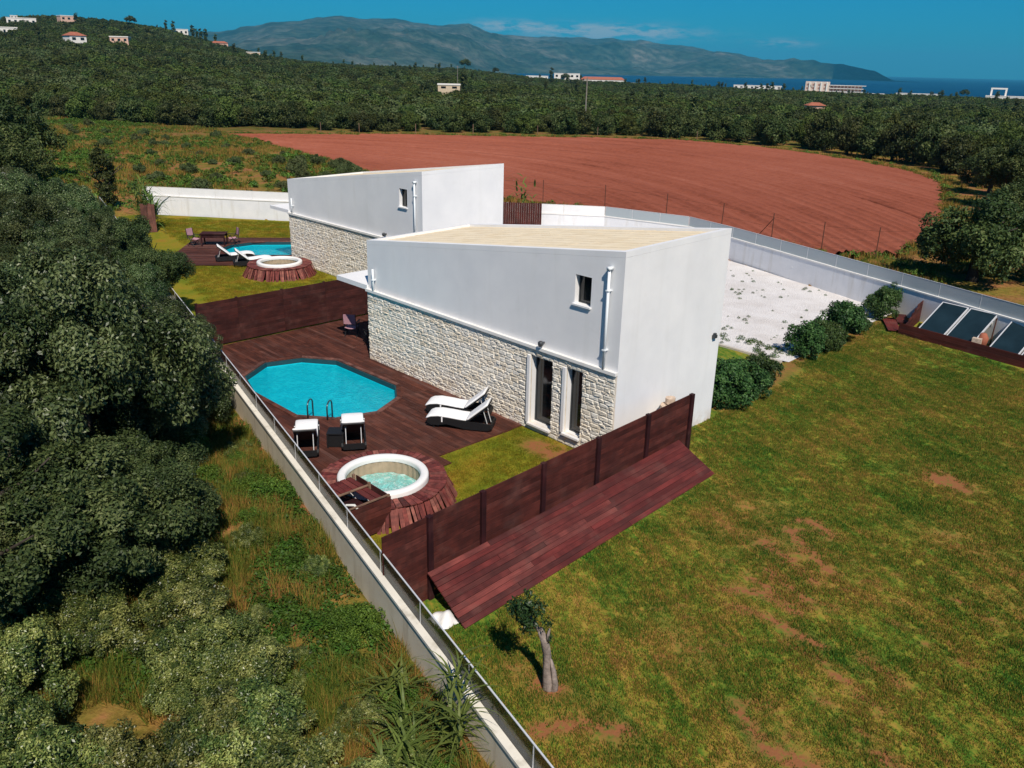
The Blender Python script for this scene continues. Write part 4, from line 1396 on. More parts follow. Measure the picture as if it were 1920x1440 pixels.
# leaning brown boards by the far corner
lb = thing('board_screen', (-42.6, 3.2, 0), 'brown board screen by the far corner of the garden', 'fence')
A_, B_ = Vector((-41.9, 3.0, 0)), Vector((-41.6, 3.8, 0))
for k in range(4):
    p = A_.lerp(B_, (k + .5) / 4)
    board('coprail', 'board', lb, p + Vector((0, 0, -.05)), p + Vector((0, 0, 1.75 + random.uniform(-.06, .06))), .21, .025, 0, (.94, -.33, 0))

# ------------------------------------------------------------------ boundary walls
def wall_run(root, pts, th, zb, zc, mat, copmat, side):
    """wall and coping along a polyline, the thickness to one side"""
    b = MB(); c = MB()
    n = len(pts); off = []
    for i in range(n):
        p = Vector(pts[i])
        d0 = (Vector(pts[i]) - Vector(pts[i - 1])).normalized() if i else None
        d1 = (Vector(pts[i + 1]) - Vector(pts[i])).normalized() if i < n - 1 else None
        ns = [Vector((-d.y, d.x)) for d in (d0, d1) if d is not None]
        m = (ns[0] + ns[-1]).normalized(); m = m / max(.5, m.dot(ns[0]))
        off.append((p, m * side))
    for (p, m), (q, w) in zip(off[:-1], off[1:]):
        quad = [tuple(p + m * .03), tuple(q + w * .03), tuple(q + w * (th - .03)), tuple(p + m * (th - .03))]
        if side < 0: quad.reverse()
        b.prism(quad, zb, zc - .062)
        L = (q - p).length; k = max(1, round(L / 2.6))
        for i in range(k):
            t0, t1 = i / k, (i + 1) / k
            g = .006 / L
            a0, a1 = p.lerp(q, t0 + g), p.lerp(q, t1 - g)
            m0, m1 = m.lerp(w, t0), m.lerp(w, t1)
            quad = [tuple(a0), tuple(a1), tuple(a1 + m1 * th), tuple(a0 + m0 * th)]
            if side < 0: quad.reverse()
            dz = random.uniform(-.006, .006)
            c.prism(quad, zc - .06, zc + dz)
    put('wall_body', b.mesh('wall_body', mat), root)
    put('coping', c.mesh('wall_coping', copmat), root)
def panels(root, pts, off, z0, z1, pl, mat, railmat, postmat, side, rail=.016):
    for (x0, y0), (x1, y1) in zip(pts[:-1], pts[1:]):
        p, q = Vector((x0, y0)), Vector((x1, y1))
        L = (q - p).length
        if L < .5: continue
        d = (q - p).normalized(); nn = Vector((-d.y, d.x)) * side
        p, q = p + nn * off, q + nn * off
        n = max(1, round(L / pl))
        an = math.atan2(d.y, d.x)
        for k in range(n):
            a, c = p.lerp(q, k / n) + d * .018, p.lerp(q, (k + 1) / n) - d * .018
            b = MB(); m = (a + c) / 2
            b.box((0, 0, 0), ((c - a).length, .012, z1 - z0))
            put('panel', b.mesh('wall_panel', mat), root, (m.x, m.y, (z0 + z1) / 2), (0, 0, an))
        for k in range(n + 1):
            a = p.lerp(q, k / n)
            b = MB(); b.box((0, 0, 0), (.022, .022, z1 - z0 + .03))
            put('post', b.mesh('panel_post', postmat), root, (a.x, a.y, (z0 + z1) / 2 - .015), (0, 0, an))
        b = MB(); m = (p + q) / 2
        b.box((m.x, m.y, z1 + .014), (L, .028, rail), an)
        put('rail', b.mesh('panel_rail', railmat), root)
bw = thing('boundary_wall', (-17, wall_y(-17), 0), 'weathered pale boundary wall with smoked glass panels beside the thicket', 'wall')
LW = [(x, wall_y(x)) for x in (-49.0, -30, -10, 5, 16.8)]
wall_run(bw, LW, .24, -.5, .90, M['concrete'], M['oldcoping'], 1)
panels(bw, LW, .15, .905, 1.38, 1.95, M['smoke'], M['alu'], M['alu'], 1)
kw = thing('boundary_wall', (-22, 26.5, 0), 'white back boundary wall topped with frosted panels', 'wall')
wall_run(kw, BACK, .24, -.5, 1.30, M['bluewall'], M['coping'], 1)
panels(kw, BACK[:3], .12, 1.305, 1.88, 2.9, M['stucco'], M['coping'], M['coping'], 1)
panels(kw, BACK[2:], .12, 1.305, 1.88, 2.15, M['frost'], M['alu'], M['alu'], 1)
b = MB(); b.mm((-8.15, 25.0, -.05), (-7.75, 25.30, .62)); b.mm((-8.18, 24.97, .62), (-7.72, 25.33, .68))
tag(put('meter_box', b.mesh('meter_box', M['bluewall'])), 'small pale box standing against the back wall', 'box')

# ------------------------------------------------------------------ solar collectors in a timber box
cb = thing('collector_box', (2.5, 19.6, 0), 'dark red timber box holding the solar collectors', 'timber box')
for k in range(4):
    z = lawn_z(0, 19) + .06 + k * .125
    board('fence', 'board', cb, (.05, 19.45, z), (9.0, 18.2, z), .12, .03, 0, (.14, -.99, 0))
sd = [(-.95, 23.4), (-.05, 19.5)]
for k in range(8):
    z = .02 + k * .125
    f = max(0.0, (k - 3) / 5 * .75)
    a = Vector((-.15, 22.4, z)); c = Vector((.30, 19.5, z))
    board('fence', 'board', cb, a, a.lerp(c, 1 - f), .12, .03, 0, (-.98, -.2, 0))
board('ramp', 'plank', cb, (-1.15, 21.2, .08), (-.1, 19.45, .06), .55, .03)
board('ramp', 'plank', cb, (-1.0, 22.2, .09), (-.35, 20.9, .08), .5, .03)
for k, (x0, lab) in enumerate(((.62, 'leftmost dark solar collector next to the box end'), (1.84, 'second solar collector from the box end left of the gap'), (3.62, 'solar collector just right of the gap with the clay pot'), (4.84, 'solar collector cut off by the photo edge'), (6.1, 'solar collector beyond the photo edge at the end of the row'))):
    so = thing('solar_collector', (x0, 19.55, .3), lab, 'solar panel', 'tilted solar collectors in the timber box')
    w, ln = 1.16, 2.05
    tl = R(30)
    ez = -.139
    yy = 19.62 - (x0 - .62) * .139
    mt_ = Matrix.Rotation(ez, 4, 'Z') @ Matrix.Rotation(tl, 4, 'X')
    org = Vector((x0 + .12, yy, .24))
    def tr(b):
        b.v = [tuple(mt_ @ Vector(v) + org) for v in b.v]
        return b
    b = MB(); b.mm((0, 0, -.06), (w, ln, -.012))
    put('case', tr(b).mesh('collector_case', M['alu']), so)
    b = MB()
    for lo, hi in (((0, 0, -.011), (.045, ln, .012)), ((w - .045, 0, -.011), (w, ln, .012)), ((.046, 0, -.011), (w - .046, .04, .012)), ((.046, ln - .04, -.011), (w - .046, ln, .012))):
        b.mm(lo, hi)
    put('frame', tr(b).mesh('collector_frame', M['alu']), so)
    b = MB(); b.mm((.046, .041, -.010), (w - .046, ln - .041, .0))
    put('glass', tr(b).mesh('collector_glass', M['collector']), so)
    b = MB()
    for u in (.15, w - .15):
        b.tube([mt_ @ Vector((u, ln - .1, -.06)) + org, mt_ @ Vector((u, ln - .1, -.06)) + org + Vector((0, .15, -1.3))], .025, 6)
        b.tube([mt_ @ Vector((u, .1, -.06)) + org, mt_ @ Vector((u, .1, -.06)) + org + Vector((0, 0, -.42))], .025, 6)
    put('stand', b.mesh('collector_stand', M['alu']), so)
b = MB(); b.lathe([(.001, 0), (.16, 0), (.20, .25), (.22, .42), (.14, .55), (.10, .62), (.001, .62)], (3.30, 19.9, .05), 16)
tag(put('clay_pot', b.mesh('clay_pot', M['terracotta'], True)), 'terracotta pot in the gap between solar collectors', 'pot')
b = MB(); b.tube([(3.42, 20.6, 0), (3.44, 20.65, 1.2)], .03, 6)
tag(put('standpipe', b.mesh('standpipe', M['rust'])), 'thin standpipe in the gap behind the clay pot', 'pipe')
b = MB(); b.box((3.22, 19.45, .30), (.34, .22, .45), .1)
tag(put('valve_box', b.mesh('valve_box', M['hosewood'])), 'small beige valve box in the gap between the solar collectors', 'valve box')

# ------------------------------------------------------------------ furniture
def lounger_proto():
    root = thing('sun_lounger', (0, 0, 0), 'x', 'sun lounger', 'white cushioned sun loungers')
    # local: x from foot (0) to head (2.05), y across, z up
    w = .36
    top = [(0., .27), (.12, .335), (.35, .36), (.7, .335), (1.05, .30), (1.35, .29), (1.7, .29), (1.98, .27), (2.06, .20)]
    bot = [(0., .17), (.12, .10), (.35, .10), (.62, .16), (.95, .10), (1.2, .045), (1.7, .045), (1.95, .06), (2.06, .14)]
    sh = MB()
    for sgn in (-1, 1):
        y0, y1 = sgn * w, sgn * (w - .05)
        n = len(top)
        vs = [(x, y0, z) for x, z in top] + [(x, y0, z) for x, z in bot] + [(x, y1, z) for x, z in top] + [(x, y1, z) for x, z in bot]
        fs = []
        for i in range(n - 1):
            fs += [(i, i + 1, n + i + 1, n + i), (2 * n + i, 3 * n + i, 3 * n + i + 1, 2 * n + i + 1), (i, 2 * n + i, 2 * n + i + 1, i + 1), (n + i, n + i + 1, 3 * n + i + 1, 3 * n + i)]
        fs += [(0, n, 3 * n, 2 * n), (n - 1, 3 * n - 1, 4 * n - 1, 2 * n - 1)]
        sh.add(vs, fs)
    sh.mm((.0, -w + .051, .16), (.03, w - .051, .30)); sh.mm((2.0, -w + .051, .08), (2.05, w - .051, .25))
    put('frame', sh.mesh('lounger_frame', M['dark']), root)
    b = MB()
    pr = [(.03, .27), (.15, .325), (.35, .345), (.7, .325), (1.05, .29), (1.28, .285)]
    for (xa, za), (xc, zc) in zip(pr[:-1], pr[1:]):
        b.hexa([(xa, -w + .05, za - .03), (xc, -w + .05, zc - .03), (xc, w - .05, zc - .03), (xa, w - .05, za - .03)], [(xa, -w + .05, za), (xc, -w + .05, zc), (xc, w - .05, zc), (xa, w - .05, za)])
    put('seat', b.mesh('lounger_seat', M['dark']), root)
    # raised back
    hx, hz = 1.27, .29
    an = R(41); ln = .86
    ux, uz = math.cos(an), math.sin(an)
    def bp(s, n, y): return (hx + ux * s - uz * n, y, hz + uz * s + ux * n)
    b = MB()
    b.hexa([bp(0, -.03, -w + .05), bp(ln, -.03, -w + .05), bp(ln, -.03, w - .05), bp(0, -.03, w - .05)], [bp(0, 0, -w + .05), bp(ln, 0, -w + .05), bp(ln, 0, w - .05), bp(0, 0, w - .05)])
    bk = put('backrest', b.mesh('lounger_back', M['dark']), root)
    b = MB()
    for y in (-.22, .22):
        b.tube([bp(.62, -.03, y), (1.92, y, .12)], .013, 6)
    put('strut', b.mesh('lounger_strut', M['alu']), bk)
    # cushion: one long pad with a soft edge, bent at the hinge
    def pad(path, th, hw, name):
        b = MB()
        sec = []
        for k in range(12):
            t = 2 * math.pi * (k + .5) / 12
            cx_, sx_ = math.cos(t), math.sin(t)
            sec.append((math.copysign(abs(cx_) ** .35, cx_) * hw, math.copysign(abs(sx_) ** .6, sx_) * th / 2))
        n = len(sec); vs = []; fs = []
        for i, (x, z, sc_) in enumerate(path):
            a = path[max(i - 1, 0)]; c = path[min(i + 1, len(path) - 1)]
            d = Vector((c[0] - a[0], 0, c[1] - a[1])).normalized(); nn = Vector((-d.z, 0, d.x))
            for y, h in sec:
                p = Vector((x, y * (sc_ * .04 + .96), z)) + nn * (th / 2 + h * sc_)
                vs.append(p)
        for i in range(len(path) - 1):
            for k in range(n):
                fs.append((i * n + k, i * n + (k + 1) % n, (i + 1) * n + (k + 1) % n, (i + 1) * n + k))
        fs += [tuple(range(n - 1, -1, -1)), tuple((len(path) - 1) * n + k for k in range(n))]
        b.add(vs, fs)
        me = b.mesh(name, M['cushion'], True)
        bm = bmesh.new(); bm.from_mesh(me); bmesh.ops.recalc_face_normals(bm, faces=bm.faces); bm.to_mesh(me); bm.free()
        return me
    path = [(-.015, .255, .5), (.02, .285, .85), (.12, .33, 1), (.35, .362, 1), (.7, .337, 1), (1.0, .304, 1), (1.24, .295, .95)]
    cu = put('seat_cushion', pad(path, .085, .335, 'seat_cushion'), root)
    path = [(bp(s, .005, 0)[0], bp(s, .005, 0)[2], c) for s, c in ((.03, .85), (.08, 1), (.4, 1), (.76, 1), (.84, .9), (.875, .6))]
    put('back_cushion', pad(path, .08, .335, 'back_cushion'), root)
    b = MB()
    for sgn in (-1, 1):
        b.mm((.46, sgn * .352 - .014, .22), (.50, sgn * .352 + .014, .37))
    put('strap', b.mesh('cushion_strap', M['cushion']), cu)
    for x in (.2, 1.75):
        for y in (-.30, .30):
            b = MB(); b.mm((x - .025, y - .025, 0), (x + .025, y + .025, .12))
            put('leg', b.mesh('lounger_leg', M['dark']), root)
    return root
lp = lounger_proto()
lg = 'white cushioned sun loungers'
def head_dir(foot, head): return math.atan2(head[1] - foot[1], head[0] - foot[0])
SP = [((-5.62, -2.16), (-3.98, -.98), 'sun lounger side on by the stone wall, nearer the turf'),
      ((-6.42, -1.55), (-4.76, -.40), 'sun lounger side on against the stone wall, behind its twin'),
      ((-7.60, -5.36), (-5.90, -6.42), 'sun lounger seen from behind next to the glass topped wall'),
      ((-7.12, -4.06), (-5.42, -5.12), 'sun lounger seen from behind nearer the hot tub'),
      ((-30.4, 4.75), (-31.12, 2.89), 'far garden lounger nearer the thicket with its back up'),
      ((-28.75, 5.0), (-29.47, 3.14), 'far garden lounger next to the far hot tub')]
for k, (f, h, lab) in enumerate(SP):
    o = lp if k == 0 else dup(lp, (0, 0, 0), 0)
    o.location = (f[0], f[1], 0); o.rotation_euler = (0, 0, head_dir(f, h)); o['label'] = lab; o['group'] = lg
b = MB()
stt = thing('side_table', (-6.14, -5.25, 0), 'square black rattan side table between two loungers', 'side table')
b.box((-6.14, -5.25, .44), (.50, .50, .03), R(-42)); put('table_top', b.mesh('side_table_top', M['dark']), stt)
b = MB(); b.box((-6.14, -5.25, .225), (.42, .42, .40), R(-42)); put('body', b.mesh('side_table_body', M['dark']), stt)
for sx in (-.22, .22):
    for sy in (-.22, .22):
        ca, sa = math.cos(R(-42)), math.sin(R(-42))
        b = MB(); b.box((-6.14 + sx * ca - sy * sa, -5.25 + sx * sa + sy * ca, .212), (.05, .05, .424), R(-42))
        put('leg', b.mesh('side_table_leg', M['dark']), stt)
def chair_proto():
    root = thing('garden_chair', (0, 0, 0), 'x', 'chair', 'canvas garden chairs')
    for x in (-.25, .25):
        for y0, y1 in ((-.25, .25), (.25, -.25)):
            b = MB(); b.tube([(x, y0, 0), (x, y1, .62)], .018, 6); put('leg', b.mesh('chair_leg', M['dark']), root)
        b = MB(); b.tube([(x, .24, .40), (x, .34, 1.02)], .018, 6); put('upright', b.mesh('chair_upright', M['dark']), root)
        b = MB(); b.mm((x - .025, -.27, .62), (x + .025, .27, .645)); put('armrest', b.mesh('chair_arm', M['dark']), root)
    b = MB()
    n = 7
    for i in range(n - 1):
        x0, x1 = -.24 + .48 * i / (n - 1), -.24 + .48 * (i + 1) / (n - 1)
        s = lambda x: .42 - .05 * (1 - (x / .24) ** 2)
        b.hexa([(x0, -.22, s(x0) - .015), (x1, -.22, s(x1) - .015), (x1, .24, s(x1) - .015), (x0, .24, s(x0) - .015)], [(x0, -.22, s(x0)), (x1, -.22, s(x1)), (x1, .24, s(x1)), (x0, .24, s(x0))])
    put('seat', b.mesh('chair_seat', M['pink']), root)
    b = MB()
    b.hexa([(-.25, .285, .58), (.25, .285, .58), (.25, .30, .58), (-.25, .30, .58)], [(-.25, .335, 1.0), (.25, .335, 1.0), (.25, .35, 1.0), (-.25, .35, 1.0)])
    put('backrest', b.mesh('chair_back', M['pink']), root)
    return root
cp_ = chair_proto()
SHADED = []
for k, (x, y, rz, lab) in enumerate(((-14.75, 1.0, R(-140), 'pink canvas chair in the sun under the near villa canopy'), (-13.6, 2.6, R(60), 'shaded canvas chair darkened for the shade behind the terrace table'), (-13.2, .95, R(-90), 'shaded canvas chair darkened for the shade close to the stone wall corner'),
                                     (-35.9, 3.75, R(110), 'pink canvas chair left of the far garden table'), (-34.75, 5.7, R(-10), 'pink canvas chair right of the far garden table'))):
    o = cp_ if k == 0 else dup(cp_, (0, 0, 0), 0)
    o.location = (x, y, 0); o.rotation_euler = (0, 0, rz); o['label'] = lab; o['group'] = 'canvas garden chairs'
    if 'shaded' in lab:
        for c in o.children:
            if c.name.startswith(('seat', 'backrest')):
                c.data = c.data.copy(); c.data.materials[0] = M['shadecanvas']  # pink canvas swapped for the dark one that paints in the shade
def table_(x, y, rz, label, w=1.5, d=.9):
    root = thing('garden_table', (x, y, 0), label, 'table', 'dark garden tables')
    b = MB()
    ca, sa = math.cos(rz), math.sin(rz)
    W2 = lambda u, v: (x + u * ca - v * sa, y + u * sa + v * ca)
    for k in range(7):
        v = -d / 2 + (k + .5) * d / 7
        p0, p1 = W2(-w / 2, v), W2(w / 2, v)
        board('fenceb', 'slat', root, (*p0, .73), (*p1, .73), d / 7 - .01, .03)
    for u in (-w / 2 + .08, w / 2 - .08):
        for v in (-d / 2 + .08, d / 2 - .08):
            b = MB(); p = W2(u, v); b.box((p[0], p[1], .357), (.07, .07, .714), rz); put('leg', b.mesh('table_leg', M['post']), root)
    for v in (-d / 2 + .08, d / 2 - .08):
        b = MB(); p = W2(0, v); b.box((p[0], p[1], .60), (w - .23, .025, .20), rz); put('apron', b.mesh('table_apron', M['post']), root)
table_(-13.35, 1.75, R(70), 'dark slatted table in the shade under the near villa canopy')
table_(-35.3, 4.75, R(52), 'dark slatted table on the far villa deck')
# ------------------------------------------------------------------ foliage
def unit(v): return v / (np.linalg.norm(v, axis=-1, keepdims=True) + 1e-9)
def leaves(P, outw, size, g, aspect=.48, up=.45, spread=.9):
    """rhombic leaves at points P, facing roughly outward and up"""
    n = len(P)
    N = unit(outw * .65 + np.array([0, 0, up]) + g.normal(size=(n, 3)) * spread * .6)
    T = unit(np.cross(N, g.normal(size=(n, 3))))
    B = np.cross(N, T)
    s = size * g.uniform(.65, 1.35, (n, 1))
    a = P - T * s * .5; c = P + T * s * .5
    fold = N * s * .10
    l = P + B * s * aspect * .5 + fold; r_ = P - B * s * aspect * .5 + fold
    V = np.stack([a, r_, c, l], 1).reshape(-1, 3)
    F = np.arange(n * 4).reshape(n, 4)
    return V, F
def tone(me, t):
    """older and younger sprays of leaves differ in colour"""
    a = me.attributes.new('tone', 'FLOAT', 'POINT')
    a.data.foreach_set('value', np.asarray(t, np.float32))
def lobed_crown(name, mat, n_lobe, n_spray, per, spread, height, lobe_r, spray_r, size, seed, aspect=.46):
    """a crown of separate lobes, each covered with sprays of leaves"""
    g = np.random.default_rng(seed)
    a = np.arange(n_lobe) * 2.4 + g.uniform(-.4, .4, n_lobe)
    rr = np.sqrt((np.arange(n_lobe) + .5) / n_lobe) * g.uniform(.8, 1.1, n_lobe)
    LC = np.stack([np.cos(a) * rr * spread, np.sin(a) * rr * spread, height * (1.05 - .70 * rr ** 2) * g.uniform(.40, 1.28, n_lobe)], -1)
    LR = lobe_r * g.uniform(.65, 1.25, n_lobe)
    ns = (n_spray * (LR / lobe_r) ** 2).astype(int) + 5
    li = np.repeat(np.arange(n_lobe), ns)
    d = unit(g.normal(size=(len(li), 3)) + np.array([0, 0, .30]))
    SC = LC[li] + d * (LR[li] * g.uniform(.75, 1.12, len(li)))[:, None] * np.array([1, 1, .82])
    SR = spray_r * g.uniform(.6, 1.5, len(li))
    k = (per * (SR / spray_r) ** 2).astype(int) + 6
    si = np.repeat(np.arange(len(li)), k)
    dd = unit(g.normal(size=(len(si), 3)) + d[si] * .7 + np.array([0, 0, .2]))
    P = SC[si] + dd * (SR[si] * g.uniform(.15, 1.15, len(si)) ** .6)[:, None]
    V, F = leaves(P, unit(dd + d[si] * .6), size, g, aspect)
    me = fast_mesh(name, V, F, mat)
    tn = np.clip(g.random(len(li)) * .8 + g.random(n_lobe)[li] * .5 - .15, 0, 1)
    tone(me, np.repeat(tn[si], 4))
    return me
def crown_mesh(name, mat, n_clump, per, rad, clump_r, size, seed, low=.15, shape='dome', gap=.0, aspect=.48):
    g = np.random.default_rng(seed)
    rx, ry, rz = rad
    d = unit(g.normal(size=(n_clump * 3, 3)))
    if shape == 'dome': d = d[d[:, 2] > -.35][:n_clump]
    else: d = d[:n_clump]
    n = len(d)
    lump = .72 + .38 * np.array([vnoise(np.array([q[0] * 2 + 9]), np.array([q[1] * 2 + q[2] * 1.7 + 9]), .8, seed)[0] for q in d])
    rr = g.uniform(.30, 1.0, n) ** .45 * lump
    C = d * rr[:, None] * np.array([rx, ry, rz])
    C[:, 2] += rz * low
    cr = clump_r * g.uniform(.6, 1.3, n)
    k = (per * (cr / clump_r) ** 2).astype(int) + 4
    idx = np.repeat(np.arange(n), k)
    dd = unit(g.normal(size=(len(idx), 3)) + np.array([0, 0, .35]))
    P = C[idx] + dd * (cr[idx] * g.uniform(.25, 1.0, len(idx)) ** .5)[:, None] * np.array([1, 1, .8])
    V, F = leaves(P, unit(dd + unit(C)[idx] * .6), size, g, aspect)
    me = fast_mesh(name, V, F, mat)
    tone(me, np.repeat(g.random(n)[idx], 4))
    return me
def trunk_mesh(name, mat, h, r0, seed, limbs=5, spread=.8, lean=(0, 0)):
    rr = random.Random(seed)
    b = MB()
    pts = []; rs = []
    for k in range(6):
        t = k / 5
        pts.append((lean[0] * t + rr.uniform(-.06, .06) * h * .3 * (k > 0), lean[1] * t + rr.uniform(-.06, .06) * h * .3 * (k > 0), h * t - .1))
        rs.append(r0 * (1.25 - .65 * t) * (1.25 if k == 0 else 1))
    b.tube(pts, rs, 8)
    for k in range(limbs):
        a = 2 * math.pi * (k + rr.random() * .6) / limbs
        s = Vector(pts[rr.choice((3, 4, 5))])
        ln = h * rr.uniform(.5, .9)
        q = [s]
        for j in (1, 2, 3):
            q.append(s + Vector((math.cos(a + .2 * j) * ln * spread * j / 3, math.sin(a + .2 * j) * ln * spread * j / 3, ln * .55 * j / 3 + .05 * ln * rr.uniform(-1, 1))))
        b.tube(q, [r0 * .45, r0 * .33, r0 * .2, r0 * .08], 6)
    return b.mesh(name, mat, True)
def tree(name, x, y, z, crown, trunk, cz, rz, s, label, cat, group=None, sz=1., tilt=(0, 0)):
    t = thing(name, (x, y, z), label, cat, group)
    t.rotation_euler = (tilt[0], tilt[1], rz)
    t.scale = (s, s, s * sz)
    if trunk is not None:
        o = put('trunk', trunk, None); o.parent = t; o.location = (0, 0, 0)
    o = put('crown', crown, None); o.parent = t; o.location = (0, 0, cz)
    return t

THICK = [lobed_crown('thicket_crown', M['leaf_thicket'], 12, 17, 330, 2.3, 1.9, .74, .27, .078, 100 + k) for k in range(4)]
THICKD = [lobed_crown('dark_thicket_crown', M['leaf_thicket_dark'], 12, 17, 330, 2.3, 1.9, .74, .27, .075, 110 + k) for k in range(3)]
THTR = [trunk_mesh('thicket_trunk', M['darktrunk'], 2.4, .16, 120 + k, 6) for k in range(2)]
SHRUB = [lobed_crown('shrub_crown', M['leaf_shrub'], 10, 13, 190, 1.02, .78, .36, .16, .056, 140 + k) for k in range(5)]
SHTR = trunk_mesh('shrub_stems', M['darktrunk'], .8, .04, 150, 8, 1.0)
OLIVE = [lobed_crown('olive_crown', M['leaf_dark'], 12, 13, 95, 2.25, 1.9, .95, .38, .17, 160 + k) for k in range(3)]
OLTR = trunk_mesh('olive_trunk', M['darktrunk'], 2.3, .22, 170, 6)
BELT = [crown_mesh('belt_crown', M['leaf_dark'], 70, 95, (2.4, 2.3, 2.1), .72, .28, 180 + k, .05, 'ball') for k in range(4)]
BELTG = [crown_mesh('belt_crown_green', M['leaf_grove'], 70, 95, (2.3, 2.2, 2.0), .72, .28, 190 + k, .05, 'ball') for k in range(3)]
BUSH = [lobed_crown('bush_crown', M['leaf_meadow'], 7, 9, 40, .8, .7, .40, .22, .16, 200 + k) for k in range(3)]
HEDGE = [lobed_crown('hedge_crown', M['leaf_hedge'], 8, 10, 60, .85, .80, .40, .19, .10, 210 + k, .62) for k in range(3)]
GROVE = [crown_mesh('grove_crown', M['leaf_grove'], 40, 34, (2.6, 2.6, 1.8), .80, .46, 220 + k, .1, aspect=.7) for k in range(3)]
GROVEL = [crown_mesh('grove_crown_pale', M['leaf_meadow'], 40, 34, (2.4, 2.4, 1.6), .80, .46, 240 + k, .1, aspect=.7) for k in range(2)]
CYPS = crown_mesh('grove_cypress', M['leaf_dark'], 24, 26, (.8, .8, 3.6), .6, .4, 251, .6, 'ball', aspect=.7)
GROVED = [crown_mesh('grove_crown_dark', M['leaf_dark'], 40, 34, (2.6, 2.6, 1.8), .80, .46, 230 + k, .1, aspect=.7) for k in range(2)]

# thicket along the outside of the boundary wall
g = np.random.default_rng(5)
tx = []
for x in np.arange(-47, .6, 2.05):
    for d in np.arange(1.9, 15.5, 2.2):
        px, py = x + g.uniform(-.9, .9), wall_y(x) - d + g.uniform(-.8, .8)
        dd = wall_y(px) - py
        # open ground beside the wall towards the camera, and only what stands near the view
        if px > -8.5 and dd < 2.3 + (px + 8.5) * .16: continue
        if px > -1.2 or (px > -2.6 and dd > 5.5): continue
        if py < -15.9 + (px - .6) * -.255 - 5.5: continue
        if px < -28 and dd > 7.5: continue
        if g.random() < .08: continue
        tx.append((px, py, dd))
ZN = {'near': ('bushy dark tree at the camera end of the thicket', 'thicket trees at the camera end'), 'pool': ('bushy dark tree hugging the boundary wall beside the near pool deck', 'thicket trees along the wall by the near pool'),
      'deep': ('bushy dark tree deep in the thicket across from the near pool', 'thicket trees away from the wall'), 'far': ('bushy dark tree crowding the wall beside the far garden', 'thicket trees by the far garden')}
for k, (x, y, d) in enumerate(tx):
    zn = ZN['far' if x < -17.5 else 'near' if x > -7 else 'pool' if d < 4.2 else 'deep']
    s = g.choice([.62, .8, .95, 1.1, 1.22]) * g.uniform(.92, 1.08)
    if d < 3: s = min(s, .85)
    if x < -24: s *= .82
    if -18.5 <= x < -14.5 and d < 3.6: s = min(s, .60)
    if -14.5 <= x < -7 and d < 4.4: s = min(s, .74)
    tree('thicket_tree', x, y, -.1, (THICKD[k % 3] if (x > -9 and g.random() < .45) or g.random() < .15 else THICK[k % 4]), THTR[k % 2], 1.25 * g.uniform(.75, 1.2), g.uniform(0, 6.28), s, zn[0], 'tree', zn[1], g.uniform(.85, 1.3))
# lower lighter shrubs in the near corner
g = np.random.default_rng(17)
shr = [(-1.6, -13.6), (-.6, -12.4), (.6, -14.9), (-2.4, -15.4), (1.6, -13.0), (1.4, -15.8), (2.7, -14.4), (3.2, -15.6), (4.3, -14.2), (4.9, -13.1), (3.3, -12.7), (2.2, -12.3), (5.8, -13.9), (6.0, -13.0), (-3.2, -12.2), (5.2, -15.3), (6.9, -14.6), (7.4, -13.2), (-1.9, -11.6), (1.9, -17.2), (0.0, -16.6), (3.9, -17.0), (3.0, -13.3), (-.2, -13.7), (5.6, -12.0), (-2.9, -13.9), (-.4, -15.2), (.9, -12.4), (4.5, -12.9), (2.6, -15.6)]
for k, (x, y) in enumerate(shr):
    if math.hypot(x - .6, y + 14.2) < 1.2: continue
    tree('shrub', x + g.uniform(-.2, .2), y + g.uniform(-.2, .2), -.08, SHRUB[k % 5], SHTR, .30, g.uniform(0, 6.28), g.uniform(.66, 1.04), 'low grey green shrub on the rough ground outside the wall', 'shrub', 'low shrubs outside the wall', g.uniform(.8, 1.2))

WEEDY = [lobed_crown('bramble', M['leaf_weed'], 7, 9, 60, .62, .36, .26, .15, .06, 155 + k) for k in range(3)]
g = np.random.default_rng(23)
for k in range(30):
    t = g.random(); x = -8.5 + 14.5 * t
    off = g.uniform(.55, 2.6 - 1.0 * (x > 3))
    y = wall_y(x) - off
    tree('bramble', x, y, -.08, WEEDY[k % 3] if k % 3 else SHRUB[k % 5], None, .05, g.uniform(0, 6.28), g.uniform(.40, .85) * (.55 if k % 3 == 0 else 1), 'small green bramble on the dry strip outside the boundary wall' if k % 3 else 'small grey green shrub on the dry strip outside the boundary wall', 'bush', 'brambles on the dry strip' if k % 3 else 'small shrubs on the dry strip', g.uniform(.8, 1.3))

# hedge bushes between lawn and gravel
hb = [(-.35, 7.1, .6, 'small hedge bush squeezed between the first two by the end wall'), (-1.2, 14.3, .6, 'small hedge bush between the first two past the gravel corner'), (-1.25, 15.8, .62, 'small hedge bush before the tall rounded one'), (-1.5, 18.7, .5, 'last low hedge bush before the gap in the hedge'), (-.5, 6.35, .9, 'dark hedge bush touching the villa end wall'), (-.55, 7.75, .82, 'second hedge bush out from the villa end wall'), (-.65, 9.05, .66, 'hedge bush at the end of the turf strip'), (-1.15, 13.6, .78, 'hedge bush at the near corner of the gravel'), (-1.2, 15.0, .70, 'hedge bush second from the near gravel corner'), (-1.35, 16.6, .95, 'tall rounded hedge bush midway along the gravel'), (-1.45, 17.7, .74, 'hedge bush just past the middle of the gravel edge'), (-1.6, 21.6, .85, 'hedge bush nearest the back wall and solar collectors'), (-1.85, 22.9, .8, 'small hedge bush tucked against the back wall')]
for k, (x, y, s, lab) in enumerate(hb):
    tree('hedge_bush', x, y, -.08, HEDGE[k % 3], SHTR, .25, k * 1.7, s, lab, 'bush', 'hedge bushes beside the gravel', 1.1)

